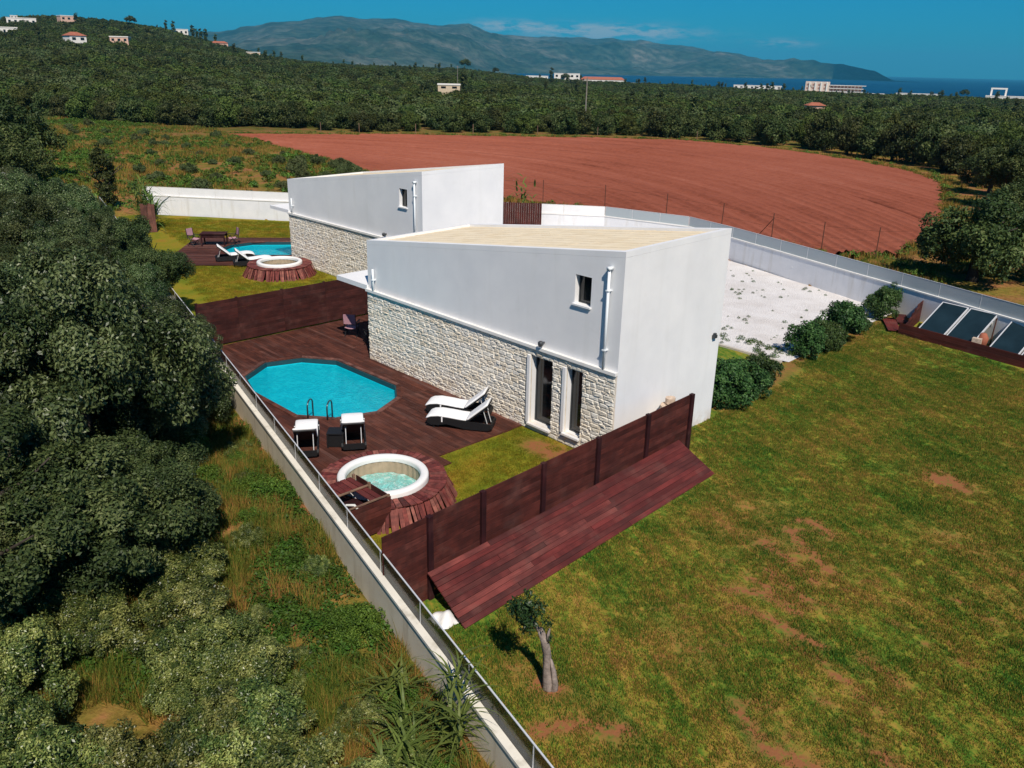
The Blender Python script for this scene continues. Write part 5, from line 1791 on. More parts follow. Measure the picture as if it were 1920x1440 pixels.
# young olive on the lawn: gnarled pale trunk with a small tuft of leaves
ot = thing('young_olive_tree', (5.05, -7.85, lawn_z(0, -7.85)), 'small pollarded olive tree on the lawn near the red ramp', 'tree')
rr = random.Random(4)
b = MB()
pts = [(0, 0, -.1), (.0, .01, .15), (-.03, .0, .45), (-.02, -.03, .8), (-.04, -.08, 1.1), (-.10, -.16, 1.36)]
def knotty(pts, rs, n, sd):
    base = len(b.v)
    b.tube(pts, rs, n)
    q = np.random.default_rng(sd)
    for i in range(base, len(b.v)):
        x, y, z = b.v[i]
        k = int((i - base) / n)
        c = Vector(pts[min(k, len(pts) - 1)])
        f = 1 + q.uniform(-.22, .25)
        b.v[i] = (c.x + (x - c.x) * f, c.y + (y - c.y) * f, z + q.uniform(-.03, .03))
knotty(pts, [.125, .090, .075, .070, .072, .055], 10, 1)
knotty([(.10, .05, -.1), (.13, .06, .12), (.09, .04, .42), (.05, .0, .7)], [.085, .062, .048, .03], 8, 2)
knotty([(-.03, -.05, 1.0), (.04, -.10, 1.25), (.09, -.12, 1.45)], [.045, .03, .018], 7, 3)
knotty([(-.10, -.16, 1.3), (-.22, -.28, 1.55), (-.25, -.36, 1.8)], [.04, .026, .014], 7, 4)
knotty([(-.10, -.16, 1.3), (-.26, -.22, 1.45), (-.42, -.26, 1.55)], [.035, .024, .012], 7, 5)
put('trunk', b.mesh('young_olive_trunk', M['trunk'], True), ot, WL[ot])
def tuft(cent, rads, n, seed, size):
    g = np.random.default_rng(seed)
    Ps = []; Os = []
    for c, r_ in zip(cent, rads):
        k = int(n * (r_ / .3) ** 2)
        d = unit(g.normal(size=(k, 3)))
        Ps.append(np.array(c) + d * (r_ * g.uniform(.1, 1, k) ** .6)[:, None]); Os.append(d)
    return leaves(np.vstack(Ps), np.vstack(Os), size, g, .36)
V, F = tuft([(-.25, -.36, 1.75), (-.05, -.32, 1.95), (-.42, -.30, 1.60), (-.12, -.45, 1.60), (-.55, -.36, 1.72), (.08, -.2, 1.62), (-.32, -.28, 1.38), (-.22, -.5, 1.92), (-.68, -.30, 1.60), (-.08, -.62, 1.86), (-.4, -.2, 1.98), (.02, -.05, 1.2)], [.27, .22, .22, .2, .18, .13, .16, .2, .13, .12, .10, .1], 300, 8, .085)
put('crown', fast_mesh('young_olive_crown', V, F, M['leaf_young']), ot, WL[ot])

# giant cane by the wall
def cane_mesh(seed, n_stem, h, spread, bl, bw, per, name='cane'):
    g = np.random.default_rng(seed)
    V = []; F = []; nv = 0
    for s in range(n_stem):
        a0 = g.uniform(0, 6.28); r0 = g.uniform(0, spread)
        base = np.array([r0 * math.cos(a0), r0 * math.sin(a0), 0.])
        tip = base + np.array([math.cos(a0), math.sin(a0), 0]) * g.uniform(0, .35) * h * .5 + np.array([0, 0, h * g.uniform(.55, 1.05)])
        for k in range(per):
            t = .15 + .85 * (k + g.random()) / per
            p = base + (tip - base) * t
            a = g.uniform(0, 6.28)
            dirv = np.array([math.cos(a), math.sin(a), 0.])
            L = bl * g.uniform(.6, 1.2); w = bw * g.uniform(.7, 1.2)
            side = np.array([-dirv[1], dirv[0], 0])
            el0 = g.uniform(.5, 1.25); drop = g.uniform(1.2, 2.4)
            pts = []; q = p.copy(); e = el0
            for j in range(6):
                pts.append(q.copy())
                q = q + (dirv * math.cos(e) + np.array([0, 0, math.sin(e)])) * L / 5
                e -= drop / 5
            for j, pt in enumerate(pts):
                ww = w * (.45 + .55 * math.sin(math.pi * min(1, (j + .6) / 4))) * (1 - j / 5.6)
                V += [pt - side * ww / 2, pt + side * ww / 2]
            for j in range(5):
                F.append((nv + 2 * j, nv + 2 * j + 1, nv + 2 * j + 3, nv + 2 * j + 2))
            nv += 12
    return fast_mesh(name, np.array(V), np.array(F), M['leaf_reed'])
def stems(seed, n, h, spread):
    b = MB(); rr = random.Random(seed)
    for k in range(n):
        a = rr.uniform(0, 6.28); r_ = rr.uniform(0, spread)
        x, y = r_ * math.cos(a), r_ * math.sin(a)
        b.tube([(x, y, -.1), (x * 1.2, y * 1.2, h * .5), (x * 1.5, y * 1.5, h * rr.uniform(.6, .8))], [.014, .012, .006], 6)
    return b.mesh('cane_stems', M['leaf_reed'], True)
for k, (x, y, h, n, lab) in enumerate(((5.3, -10.32, 1.95, 4, 'tall cane clump leaning over the boundary wall near the camera'), (4.6, -10.8, .8, 2, 'shorter cane clump on the rough ground beside the tall one'), (5.0, -11.25, .75, 3, 'small cane clump in front of the boundary wall'), (3.7, -10.4, .7, 2, 'low cane shoots farther along the rough ground'))):
    c = thing('cane_clump', (x, y, -.05), lab, 'cane plant', 'cane clumps by the boundary wall')
    put('foliage', cane_mesh(300 + k, n + 2, h, .25, .95, .06, 16), c, WL[c])
    put('stem', stems(310 + k, n, h, .2), c, WL[c])
# palm like cane at the far corner of the garden
for k, (x, y, h, lab) in enumerate(((-46.6, 4.9, 2.6, 'upright cane against the far white wall corner'), (-42.9, 3.9, 1.9, 'arching cane leaning over the far turf'))):
    c = thing('cane_clump', (x, y, -.05), lab, 'cane plant', 'cane at the far garden corner')
    put('foliage', cane_mesh(330 + k, 7, h * 1.2, .4, 2.1, .16, 10), c, WL[c])
    put('stem', stems(340 + k, 5, h, .25), c, WL[c])
c = thing('cane_clump', (-29.0, 24.6, -.05), 'dry cane plumes rising behind the vertical board screen', 'cane plant')
put('foliage', cane_mesh(350, 9, 3.6, .9, 1.2, .16, 6), c, WL[c])

# olives beyond the back wall
ol = [(-1.4, 32.6, 1.20, 'big dark olive tree just beyond the back wall'), (3.0, 36.4, 1.1, 'olive tree behind the big one at the right edge'), (-4.5, 49.5, .85, 'olive tree at the near right corner of the red field'), (-9.3, 63.5, 1.15, 'olive tree with a visible trunk on bare earth beside the field'), (-3.5, 58.5, 1.15, 'olive tree right of the bare earth patch'), (-13.2, 71.5, 1.0, 'olive tree at the far right corner of the red field')]
for k, (x, y, s, lab) in enumerate(ol):
    tree('olive_tree', x, y, -.1, OLIVE[k % 3], OLTR, .55 if k < 2 else 1.6, k * 2.1, s, lab, 'tree', 'olive trees right of the red field')
# big dark tree at the left edge
tree('broad_tree', -72, 3.4, 0, OLIVE[0], OLTR, .9, 1.0, 1.55, 'big dark round tree at the left edge beyond the thicket', 'tree')
tree('broad_tree', -66.5, 1.6, 0, OLIVE[1], OLTR, .8, 2.0, 1.15, 'dark tree just in front of the big round tree', 'tree')
tree('broad_tree', -80, 2.5, 0, OLIVE[2], OLTR, .9, 3.0, 1.45, 'dark tree behind the big round tree at the left edge', 'tree')
SPIRE = crown_mesh('spire_crown', M['leaf_dark'], 70, 60, (.75, .75, 2.4), .32, .2, 261, .1, 'ball')
tree('spindly_tree', -52.5, 4.6, -.2, SPIRE, THTR[0], 2.3, 0, 1.0, 'slim dark tree rising out of the thicket at the meadow edge', 'tree')

# belt of trees along the far side of the field
belt = [(-172, 22), (-150.6, 30.5), (-137, 38.5), (-123, 47), (-112, 56), (-105.5, 63), (-97, 77), (-88, 88), (-76, 99), (-64, 104), (-47, 102.0), (-36, 97.5), (-26.5, 91.5), (-19.5, 84), (-15.5, 77)]
g = np.random.default_rng(31)
bn = 0
for row in range(4):
    for (x0, y0), (x1, y1) in zip(belt[:-1], belt[1:]):
        L = math.hypot(x1 - x0, y1 - y0)
        n = max(1, int(L / (3.6 + row * .35)))
        nx, ny = -(y1 - y0) / L, (x1 - x0) / L
        if nx * (13 - x0) + ny * (-17 - y0) > 0: nx, ny = -nx, -ny
        for k in range(n):
            t = (k + g.random()) / n
            # a few gaps show red earth between the trunks
            o = 1.2 + row * 4.6 + g.uniform(-1.2, 1.2)
            x, y = x0 + (x1 - x0) * t + nx * o, y0 + (y1 - y0) * t + ny * o
            if row == 0 and (-121 < x < -115.5 or -110.5 < x < -107): continue
            right = x > -60
            z = lh(x, y)
            dk = g.random() < (.78 if row < 2 else .45)
            tree('field_edge_tree', x, y, z - .1, (BELT if dk else BELTG)[bn % (4 if dk else 3)], OLTR, 1.75 if not right else 2.0, g.uniform(0, 6.28), g.uniform(.72, 1.05) * (1.08 if x < -112 else 1), 'dark evergreen tree in the belt along the far edge of the red field' if dk else 'paler green tree in the belt along the far edge of the red field', 'tree', 'dark belt trees beyond the field' if dk else 'pale belt trees beyond the field', g.uniform(.85, 1.15) * (1.25 if right else 1.))
            bn += 1

# meadow shrubs left of the field
ms = [(-121.7, 24.2), (-119.7, 28), (-108.3, 26.1), (-112.9, 30.8), (-105.8, 30.9), (-96.2, 26.9), (-93, 28.3), (-96.9, 25.8), (-75, 23.3), (-73.8, 25.2), (-69, 18), (-77, 18.4), (-105.2, 26.7), (-105.8, 38.2), (-63.1, 23.2), (-65.2, 27.9), (-68.2, 32.0), (-65.8, 32.5), (-59.5, 29.5), (-57, 28.6), (-61, 30.5), (-54.5, 28.2), (-88, 22), (-84, 26), (-90, 32), (-100, 21), (-82, 31), (-71, 29), (-79, 34), (-128, 25.5), (-133, 30), (-62, 17.5), (-57.5, 14), (-66, 13.5), (-72, 14.5), (-54, 20), (-58.5, 24.5), (-52, 25), (-80, 13), (-86, 16), (-93, 17.5), (-62.5, 26), (-58, 26.6), (-53, 27.6), (-50.5, 27.0), (-60, 31.3), (-63.5, 31.8)]
g = np.random.default_rng(37)
for k, (x, y) in enumerate(ms):
    big = -67 < x < -50 and y > 25
    tree('meadow_shrub', x, y, -.1, BUSH[k % 3], None, .35, g.uniform(0, 6.28), g.uniform(.9, 1.6) * (.62 if big else .5), 'taller green shrub in the clump behind the far villa' if big else 'grey green shrub dotted over the yellow meadow', 'shrub', 'shrub clump behind the far villa' if big else 'meadow shrubs', g.uniform(.8, 1.25))

# ------------------------------------------------------------------ scattered growth
def scatter(name, pts, scl, rot, idx, meshes, label, parent=None):
    """many small plants as one object: points that carry scale, turn and kind"""
    n = len(pts)
    me = bpy.data.meshes.new(name)
    me.vertices.add(n)
    me.vertices.foreach_set('co', np.ascontiguousarray(pts, np.float32).ravel())
    for nm, ty, dat in (('scl', 'FLOAT', scl), ('turn', 'FLOAT', rot), ('kindno', 'INT', idx)):
        a = me.attributes.new(nm, ty, 'POINT')
        a.data.foreach_set('value', np.asarray(dat, np.float32 if ty == 'FLOAT' else np.int32))
    me.update()
    ng = bpy.data.node_groups.new(name + '_scatter', 'GeometryNodeTree')
    ng.interface.new_socket('Geometry', in_out='INPUT', socket_type='NodeSocketGeometry')
    ng.interface.new_socket('Geometry', in_out='OUTPUT', socket_type='NodeSocketGeometry')
    N = ng.nodes; Lk = ng.links
    gi = N.new('NodeGroupInput'); go = N.new('NodeGroupOutput')
    iop = N.new('GeometryNodeInstanceOnPoints')
    jn = N.new('GeometryNodeJoinGeometry')
    for m_ in reversed(meshes):
        src = bpy.data.objects.new(m_.name + '_source', m_)
        oi = N.new('GeometryNodeObjectInfo')
        oi.inputs['Object'].default_value = src
        oi.inputs['As Instance'].default_value = True
        Lk.new(oi.outputs['Geometry'], jn.inputs[0])
    def attr(nm, ty):
        a = N.new('GeometryNodeInputNamedAttribute'); a.data_type = ty
        a.inputs['Name'].default_value = nm
        return a.outputs['Attribute']
    iop.inputs['Pick Instance'].default_value = True
    Lk.new(gi.outputs[0], iop.inputs['Points']); Lk.new(jn.outputs[0], iop.inputs['Instance'])
    Lk.new(attr('kindno', 'INT'), iop.inputs['Instance Index'])
    cx = N.new('ShaderNodeCombineXYZ'); Lk.new(attr('turn', 'FLOAT'), cx.inputs[2])
    Lk.new(cx.outputs[0], iop.inputs['Rotation'])
    Lk.new(attr('scl', 'FLOAT'), iop.inputs['Scale'])
    Lk.new(iop.outputs[0], go.inputs[0])
    o = put(name, me)
    md = o.modifiers.new('scatter', 'NODES'); md.node_group = ng
    tag(o, label, None, None, 'stuff')
    return o

def blades(name, mat, n, half, h, w, seed, lean=.5):
    g = np.random.default_rng(seed)
    P = np.zeros((n, 3)); P[:, :2] = g.uniform(-half, half, (n, 2))
    a = g.uniform(0, 6.28, n)
    T = np.stack([np.cos(a), np.sin(a), np.zeros(n)], -1)
    D = np.stack([-np.sin(a), np.cos(a), np.zeros(n)], -1)
    hh = h * g.uniform(.5, 1.25, (n, 1)); ww = w * g.uniform(.7, 1.3, (n, 1))
    tip = P + D * hh * g.uniform(0, lean, (n, 1)) + np.array([0, 0, 1]) * hh
    V = np.stack([P - T * ww / 2, P + T * ww / 2, tip], 1).reshape(-1, 3)
    return fast_mesh(name, V, np.arange(n * 3).reshape(n, 3), mat)

def fill(poly, step, seed, keep=None):
    g = np.random.default_rng(seed)
    xs = np.arange(min(p[0] for p in poly), max(p[0] for p in poly), step)
    ys = np.arange(min(p[1] for p in poly), max(p[1] for p in poly), step)
    X, Y = [a.ravel() for a in np.meshgrid(xs, ys)]
    X = X + g.uniform(-.5, .5, X.shape) * step; Y = Y + g.uniform(-.5, .5, Y.shape) * step
    k = inpoly(X, Y, poly)
    if keep is not None: k &= keep(X, Y, g)
    return X[k], Y[k]
# lawn blades, thinner where the turf is worn; skipping what lies outside the view
TILE = [blades('lawn_blades', M['grass'], 150, .17, .056, .015, 400 + k) for k in range(3)]
def lawnkeep(X, Y, g):
    k = lawn_bare(X, Y) < g.uniform(.25, 1.15, X.shape)
    k &= ~((X < 2.75 - .036 * (Y + 7.9)) & (Y < 1.75) & (Y > -7.9))
    k &= (X > 1.75) | (Y > 2.4)
    k &= (Y < 16) | (g.random(X.shape) < .8)
    return k
LP = [(1.3, -8.8), (6.3, -9.97), (16.5, -12.3), (19.5, 2), (17, 13), (9, 17.6), (6, 18.3), (.2, 19.4), (-1.2, 21), (-1.0, 12.2), (-.05, 11.7), (.06, 5), (.06, 2.5), (1.3, 2.5)]
X, Y = fill(LP, .21, 51, lawnkeep)
n = len(X)
scatter('lawn_grass', np.stack([X, Y, lawn_z(X, Y)], -1), rng.uniform(.7, 1.25, n), rng.uniform(0, 6.28, n), rng.integers(0, 3, n), TILE, 'short mown grass of the large lawn')
TILEB = [blades('garden_blades', M['grassb'], 150, .17, .042, .013, 410 + k) for k in range(2)]
def tkeep(X, Y, g):
    k = terr_bare(X, Y) < g.uniform(.2, .8, X.shape)
    k &= np.hypot(X - SPA_A[0], Y - SPA_A[1]) > 1.9
    k &= ~((X < -3.56))
    k &= ~((X < -1.2) & (Y < -6.8))
    return k
X, Y = fill(TERR, .22, 52, tkeep)
n = len(X)
scatter('garden_grass', np.stack([X, Y, np.full(n, -.05)], -1), rng.uniform(.7, 1.2, n), rng.uniform(0, 6.28, n), rng.integers(0, 2, n), TILEB, 'short grass of the turf patch behind the fence')
def bkeep(X, Y, g):
    k = np.hypot(X - SPA_B[0], Y - SPA_B[1]) > 1.9
    ca, sa = math.cos(rt), math.sin(rt)
    u = (X + 32.0) * ca + (Y - 7.25) * sa; v = -(X + 32.0) * sa + (Y - 7.25) * ca
    k &= ~((u > -5.8) & (u < 6.5) & (v > -4.5) & (v < 3.5))
    return k
X, Y = fill([(-47, 5.5), (-36, 3.2), (-30, .2), (-17.3, -2.6), (-17.4, 5.9), (-28.6, 6), (-30, 19.5), (-40, 12.2)], .34, 53, bkeep)
n = len(X)
scatter('far_garden_grass', np.stack([X, Y, np.full(n, -.06)], -1), rng.uniform(1.0, 1.6, n), rng.uniform(0, 6.28, n), rng.integers(0, 2, n), TILEB, 'short grass round the far pool deck')
# rough growth outside the wall
DRYT = [blades('dry_tuft', M['drygrass'], 70, .11, .30, .014, 420 + k, 1.1) for k in range(3)]
g = np.random.default_rng(71)
def weedmesh(seed, size, n):
    g = np.random.default_rng(seed)
    d = unit(g.normal(size=(n, 3))); d[:, 2] = np.abs(d[:, 2])
    P = d * (g.uniform(.2, 1, n) ** .5)[:, None] * np.array([.22, .22, .20])
    V, F = leaves(P, d, size, g, .5)
    return fast_mesh('weed', V, F, M['leaf_weed'])
WEED = [weedmesh(430 + k, .07, 90) for k in range(3)]
outp = [(-12, wall_y(-12) - .05), (10.2, wall_y(10.2) - .05), (11.0, -15.5), (5, -21), (-6, -20), (-17, -15.5), (-17, -8.5)]
def outkeep(X, Y, g):
    b = vnoise(X, Y, 1.1, 77) * .6 + vnoise(X, Y, .4, 78) * .4
    k = b > .34 + g.uniform(-.16, .10, X.shape)
    k &= np.hypot((X - 1.2) / 1.3, (Y + 14.3) / .8) > .85
    return k
X, Y = fill(outp, .15, 54, outkeep)
n = len(X)
zz = land_height(X, Y) + (vnoise(X, Y, 2.2, 11) - .5) * .22 - .05
kind = np.where(vnoise(X, Y, 1.6, 79) + rng.uniform(-.25, .25, n) > .52, 3 + rng.integers(0, 3, n), rng.integers(0, 3, n))
scatter('rough_grass', np.stack([X, Y, zz], -1), rng.uniform(.55, 1.35, n), rng.uniform(0, 6.28, n), kind, DRYT + WEED, 'dry grass and green weeds on the rough ground outside the wall')
# meadow
MT_ = [blades('meadow_tuft', M['drygrass'], 40, .35, .42, .05, 440 + k, .9) for k in range(3)]
MW = [crown_mesh('meadow_herb', M['leaf_weed'], 6, 16, (.4, .4, .3), .22, .16, 450 + k, .3) for k in range(2)]
X, Y = fill([(-50, 2.5), (-49.5, 7.0), (-24, 28), (-36, 31.5), (-62, 33.5), (-110, 42), (-121, 45), (-150, 30), (-120, 12), (-70, -2)], .75, 55, lambda X, Y, g: vnoise(X, Y, 5, 81) + g.uniform(-.3, .3, X.shape) > .30)
n = len(X)
kind = np.where(vnoise(X, Y, 7, 82) + rng.uniform(-.25, .25, n) > .48, 3 + rng.integers(0, 2, n), rng.integers(0, 3, n))
scatter('meadow_grass', np.stack([X, Y, land_height(X, Y) - .05], -1), rng.uniform(.6, 1.4, n), rng.uniform(0, 6.28, n), kind, MT_ + MW, 'yellow and green rough meadow left of the red field')
# dry fringe round the field and beyond the back wall
fr = FIELD + [FIELD[0]]
fx_, fy_ = [], []
g = np.random.default_rng(83)
for (x0, y0), (x1, y1) in zip(fr[:-1], fr[1:]):
    L = math.hypot(x1 - x0, y1 - y0); k = int(L * 5)
    t = g.random(k)
    nx, ny = (y1 - y0) / L, -(x1 - x0) / L
    cxf, cyf = -55., 62.
    if nx * (x0 - cxf) + ny * (y0 - cyf) < 0: nx, ny = -nx, -ny
    o = np.abs(g.normal(size=k)) * 1.3 - .35
    fx_ += list(x0 + (x1 - x0) * t + nx * o); fy_ += list(y0 + (y1 - y0) * t + ny * o)
X, Y = np.array(fx_), np.array(fy_)
X2, Y2 = fill([(-7, 37), (-9, 27), (12, 20), (22, 25), (10, 60), (-8, 60)], .5, 56, lambda X, Y, g: (vnoise(X, Y, 3, 84) > .5) & ~inpoly(X, Y, PLOT))
X, Y = np.concatenate([X, X2]), np.concatenate([Y, Y2])
k = ~inpoly(X, Y, PLOT); X, Y = X[k], Y[k]
n = len(X)
scatter('fringe_grass', np.stack([X, Y, land_height(X, Y) - .04], -1), rng.uniform(.5, 1.1, n), rng.uniform(0, 6.28, n), rng.integers(0, 4, n), MT_ + MW[:1], 'dry grass fringe round the red field')
# weeds in the gravel
g = np.random.default_rng(91)
gx_, gy_, gs_ = [], [], []
for k in range(1300):
    u, v = g.random(), g.random()
    x = -11.5 + 10.0 * u; y = 12.2 + 13.5 * v
    pn = vnoise(np.array([x]), np.array([y]), 1.6, 92)[0]
    edge = math.exp(-((y - 12.6) / 1.1) ** 2) + .5 * math.exp(-((x + 1.8) / .9) ** 2)
    if g.random() < .06 + .75 * edge * pn + .22 * (pn > .72):
        gx_.append(x); gy_.append(y); gs_.append(g.uniform(.22, .62) * (1.7 if edge > .5 else 1))
n = len(gx_)
scatter('gravel_weeds', np.stack([gx_, gy_, np.full(n, -.04)], -1), np.array(gs_), rng.uniform(0, 6.28, n), rng.integers(0, 3, n), WEED, 'small weeds dotted over the white gravel')

# olive groves rolling away to the coast and up the hill
g = np.random.default_rng(101)
PX_, PY_, PS_, PK_ = [], [], [], []
def grove(d0, d1, sp, s0, s1):
    n = int((d1 ** 2 - d0 ** 2) / 2 * R(112) / sp ** 2)
    D = np.sqrt(g.uniform(d0 ** 2, d1 ** 2, n)); A = R(95) + g.random(n) * R(105)
    X, Y = 13.4 + D * np.cos(A), -17.1 + D * np.sin(A)
    # keep clear of the field, its belt and the meadow
    k = ~inpoly(X, Y, [(-172, 26), (-150, 36), (-123, 52), (-100, 84), (-76, 106), (-46, 108), (-24, 96), (-12, 80), (-2, 62), (12, 30), (30, 0), (0, -30), (-120, 5)])
    k &= vnoise(X, Y, 55, 102) + g.uniform(-.25, .25, n) > .30
    X, Y = X[k], Y[k]; m = len(X)
    PX_.append(X); PY_.append(Y); PS_.append(g.uniform(s0, s1, m))
    dk = vnoise(X, Y, 48, 103) * .7 + g.random(m) * .5
    dk = dk + .30 * np.clip((D[k] - 330) / 300, 0, 1) * (np.degrees(A[k]) > 146)
    kk = np.where(dk > .72, 3 + g.integers(0, 2, m), g.integers(0, 3, m))
    kk = np.where((vnoise(X, Y, 38, 104) * .75 + g.random(m) * .45 > .78) & (dk < .8), 5 + g.integers(0, 2, m), kk)
    kk = np.where(g.random(m) < .012, 7, kk)
    PK_.append(kk)
grove(120, 330, 4.0, .45, 1.15)
grove(330, 620, 5.6, .6, 1.45)
grove(620, 1300, 8.0, .9, 1.6)
X, Y = np.concatenate(PX_), np.concatenate(PY_)
scatter('olive_grove', np.stack([X, Y, land_height(X, Y) + 1.1], -1), np.concatenate(PS_), rng.uniform(0, 6.28, len(X)), np.concatenate(PK_), GROVE + GROVED + GROVEL + [CYPS], 'olive groves and scrub covering the land up to the coast and hill')

# ------------------------------------------------------------------ far buildings
def far_house(x, y, w, d, h, rz, wallm, roof, label, rows=1, cols=3, cat='house', dz=0., group='distant houses'):
    k_ = math.hypot(x - 13, y + 17)
    if x > -720 and y < 420 and k_ > 400: w, d, h, dz = w * .85, d * .85, h * .85, dz - 2.2
    elif y < 420 and k_ > 400: w, d, h, dz = w * .8, d * .8, h * .8, dz - 1.5
    elif k_ > 900: dz -= 3.2; h *= .9
    z = lh(x, y) + dz
    t = thing('far_house', (x, y, z), label, cat, group)
    t.rotation_euler = (0, 0, rz)
    b = MB(); b.mm((-w / 2, -d / 2, -3), (w / 2, d / 2, h))
    o = put('wall', b.mesh('far_wall', M[wallm]), None); o.parent = t; o.location = (0, 0, 0)
    b = MB()
    if roof == 'flat': b.mm((-w / 2 - .2, -d / 2 - .2, h + .003), (w / 2 + .2, d / 2 + .2, h + .45)); rm = M['house_white']
    else:
        rh = d * .22
        b.add([(-w / 2 - .4, -d / 2 - .4, h + .003), (w / 2 + .4, -d / 2 - .4, h + .003), (w / 2 + .4, d / 2 + .4, h + .003), (-w / 2 - .4, d / 2 + .4, h + .003), (-w / 2 + d * .3, 0, h + rh), (w / 2 - d * .3, 0, h + rh)],
              [(0, 1, 5, 4), (1, 2, 5), (2, 3, 4, 5), (3, 0, 4), (3, 2, 1, 0)]); rm = M['terracotta']
    o = put('roof', b.mesh('far_roof', rm), None); o.parent = t; o.location = (0, 0, 0)
    for r_ in range(rows):
        for c in range(cols):
            wx = -w / 2 + (c + .5) * w / cols; wz = h * (r_ + .5) / rows
            b = MB(); b.mm((wx - w / cols * .22, -d / 2 - .06, wz - h / rows * .25), (wx + w / cols * .22, -d / 2 - .003, wz + h / rows * .22))
            o = put('window', b.mesh('far_window', M['glass']), None); o.parent = t; o.location = (0, 0, 0)
    return t
def facing(x, y): return math.atan2(CAM.y - y, CAM.x - x) + R(90)
FH = [(-701.6, 177.8, 22, 10, 5, 'house_white', 'flat', 'long white house high on the left hill', 1, 5, 0, 3.),
      (-676.5, 200.9, 13, 10, 7, 'house_pink', 'flat', 'pale pink house near the crest of the left hill', 2, 3, .3, 3.),
      (-436.2, 127.0, 9, 9, 6, 'house_white', 'hip', 'white house with red roof low on the left hill', 2, 2, .4, 2.5),
      (-429.5, 131.5, 8, 6, 3.4, 'house_tan', 'flat', 'low tan annex beside the white red roofed house', 1, 3, .4, 1.),
      (-447.9, 152.3, 10, 8, 5.5, 'house_pink', 'flat', 'terracotta pink house right of the red roofed house', 2, 3, -.2, 2.5),
      (-544.7, 126.9, 12, 7, 4, 'house_white', 'flat', 'white house at the left edge of the hill', 1, 4, 0, 2.5),
      (-759.7, 188.6, 6, 4, 2, 'house_white', 'flat', 'small white house on the hill crest at far left', 1, 2, .1, 5.),
      (-757, 318, 14, 8, 5, 'house_white', 'flat', 'white house beside the cypresses on the hill shoulder', 1, 3, .2, 4.),
      (-696.2, 323.3, 15, 8, 4.5, 'house_pink', 'hip', 'pinkish house on the slope below the cypresses', 1, 3, .2, 3.),
      (-672, 340, 13, 8, 4, 'house_tan', 'flat', 'cream house farther down the slope from the cypresses', 1, 3, .2, 3.),
      (-235.2, 188.9, 8, 5, 1.5, 'house_tan', 'flat', 'low tan shed among the olive trees', 1, 2, 0, 3.),
      (-110.8, 224.7, 4.6, 3.8, 2.4, 'house_pink', 'hip', 'terracotta hut among the trees on the right', 1, 2, .3, .9),
      (-724.7, 729.6, 26, 10, 5, 'house_white', 'flat', 'low white building by the coastal conifer', 1, 6, 0, 5.),
      (-699.2, 754, 30, 12, 11, 'house_white', 'flat', 'tall white villa above the coast beside dark trees', 2, 5, 0, 5.),
      (-667.5, 782, 52, 14, 6, 'house_white', 'hip', 'long red roofed building on the coastal ridge', 1, 8, 0, 5.),
      (-703.4, 882, 26, 10, 4.5, 'house_white', 'flat', 'low white row right of the long red roof', 1, 5, 0, 4.),
      (-686.5, 957, 50, 10, 4, 'house_white', 'flat', 'thin line of white houses on the coast', 1, 9, 0, 4.),
      (-594.7, 1005, 60, 12, 8, 'house_white', 'flat', 'stepped white buildings left of the big hotel', 2, 9, 0, 4.),
      (-450.8, 1002, 44, 12, 5, 'house_white', 'flat', 'low white buildings at the foot of the hotel', 1, 8, 0, 3.),
      (-401.4, 1034, 46, 10, 5.5, 'house_white', 'flat', 'long low white block right of the hotel', 1, 9, 0, 4.),
      (-304.3, 1036, 46, 14, 7, 'house_white', 'flat', 'white building with an open frame at the right edge', 1, 6, 0, 4.)]
for x, y, w, d, h, wm, rf, lab, rw, cl, dr, dz in FH:
    far_house(x, y, w, d, h, facing(x, y) + dr, wm, rf, lab, rw, cl, 'house', dz)
# open concrete frame on top of the right hand building
fz = lh(-310, 1036) + 7
fo = thing('roof_frame', (-316, 1036, fz), 'white open frame on the building at the right edge', 'frame')
fo.rotation_euler = (0, 0, facing(-316, 1036))
for px in (-7, 7):
    b = MB(); b.mm((px - .9, -.9, -1), (px + .9, .9, 7)); o = put('column', b.mesh('frame_column', M['house_white'])); o.parent = fo; o.location = (0, 0, 0)
b = MB(); b.mm((-8, -1, 7.003), (8, 1, 8.6)); o = put('beam', b.mesh('frame_beam', M['house_white'])); o.parent = fo; o.location = (0, 0, 0)
# hotel with balconied floors
hx, hy = -493.5, 1015.1
hz = lh(hx, hy) - 1.5
ht = thing('hotel', (hx, hy, hz), 'large pale hotel with rows of balconies by the sea', 'hotel')
ht.rotation_euler = (0, 0, facing(hx, hy))
ht.scale = (.88, .88, .88)
def hput(nm, b, mat, par=None):
    o = put(nm, b.mesh('hotel_' + nm, M[mat])); o.parent = par or ht; o.location = (0, 0, 0); return o
b = MB(); b.mm((-40, -7, -6), (-8, 9, 20)); b.mm((-8, -5, -6), (34, 9, 16)); hput('wall', b, 'house_cream')
for fl in range(4):
    z = .8 + fl * 4.0
    b = MB(); b.mm((-8, -8.2, z + 2.6), (36 + (fl == 3) * 3, -5.003, z + 3.4)); hput('balcony', b, 'house_white')
    for c in range(9):
        b = MB(); x = -6.5 + c * 4.6; b.mm((x, -5.12, z - .3), (x + 3.0, -5.004, z + 2.4)); hput('window', b, 'balcony')
for c in range(4):
    x = -38 + c * 7.6
    b = MB(); b.mm((x + 2.6, -8.6, -2), (x + 4.6, -7.003, 19)); hput('fin', b, 'house_white')
    for fl in range(4):
        z = .8 + fl * 4.6
        b = MB(); b.mm((x - .4, -7.12, z), (x + 2.3, -7.004, z + 2.6)); hput('window', b, 'balcony')
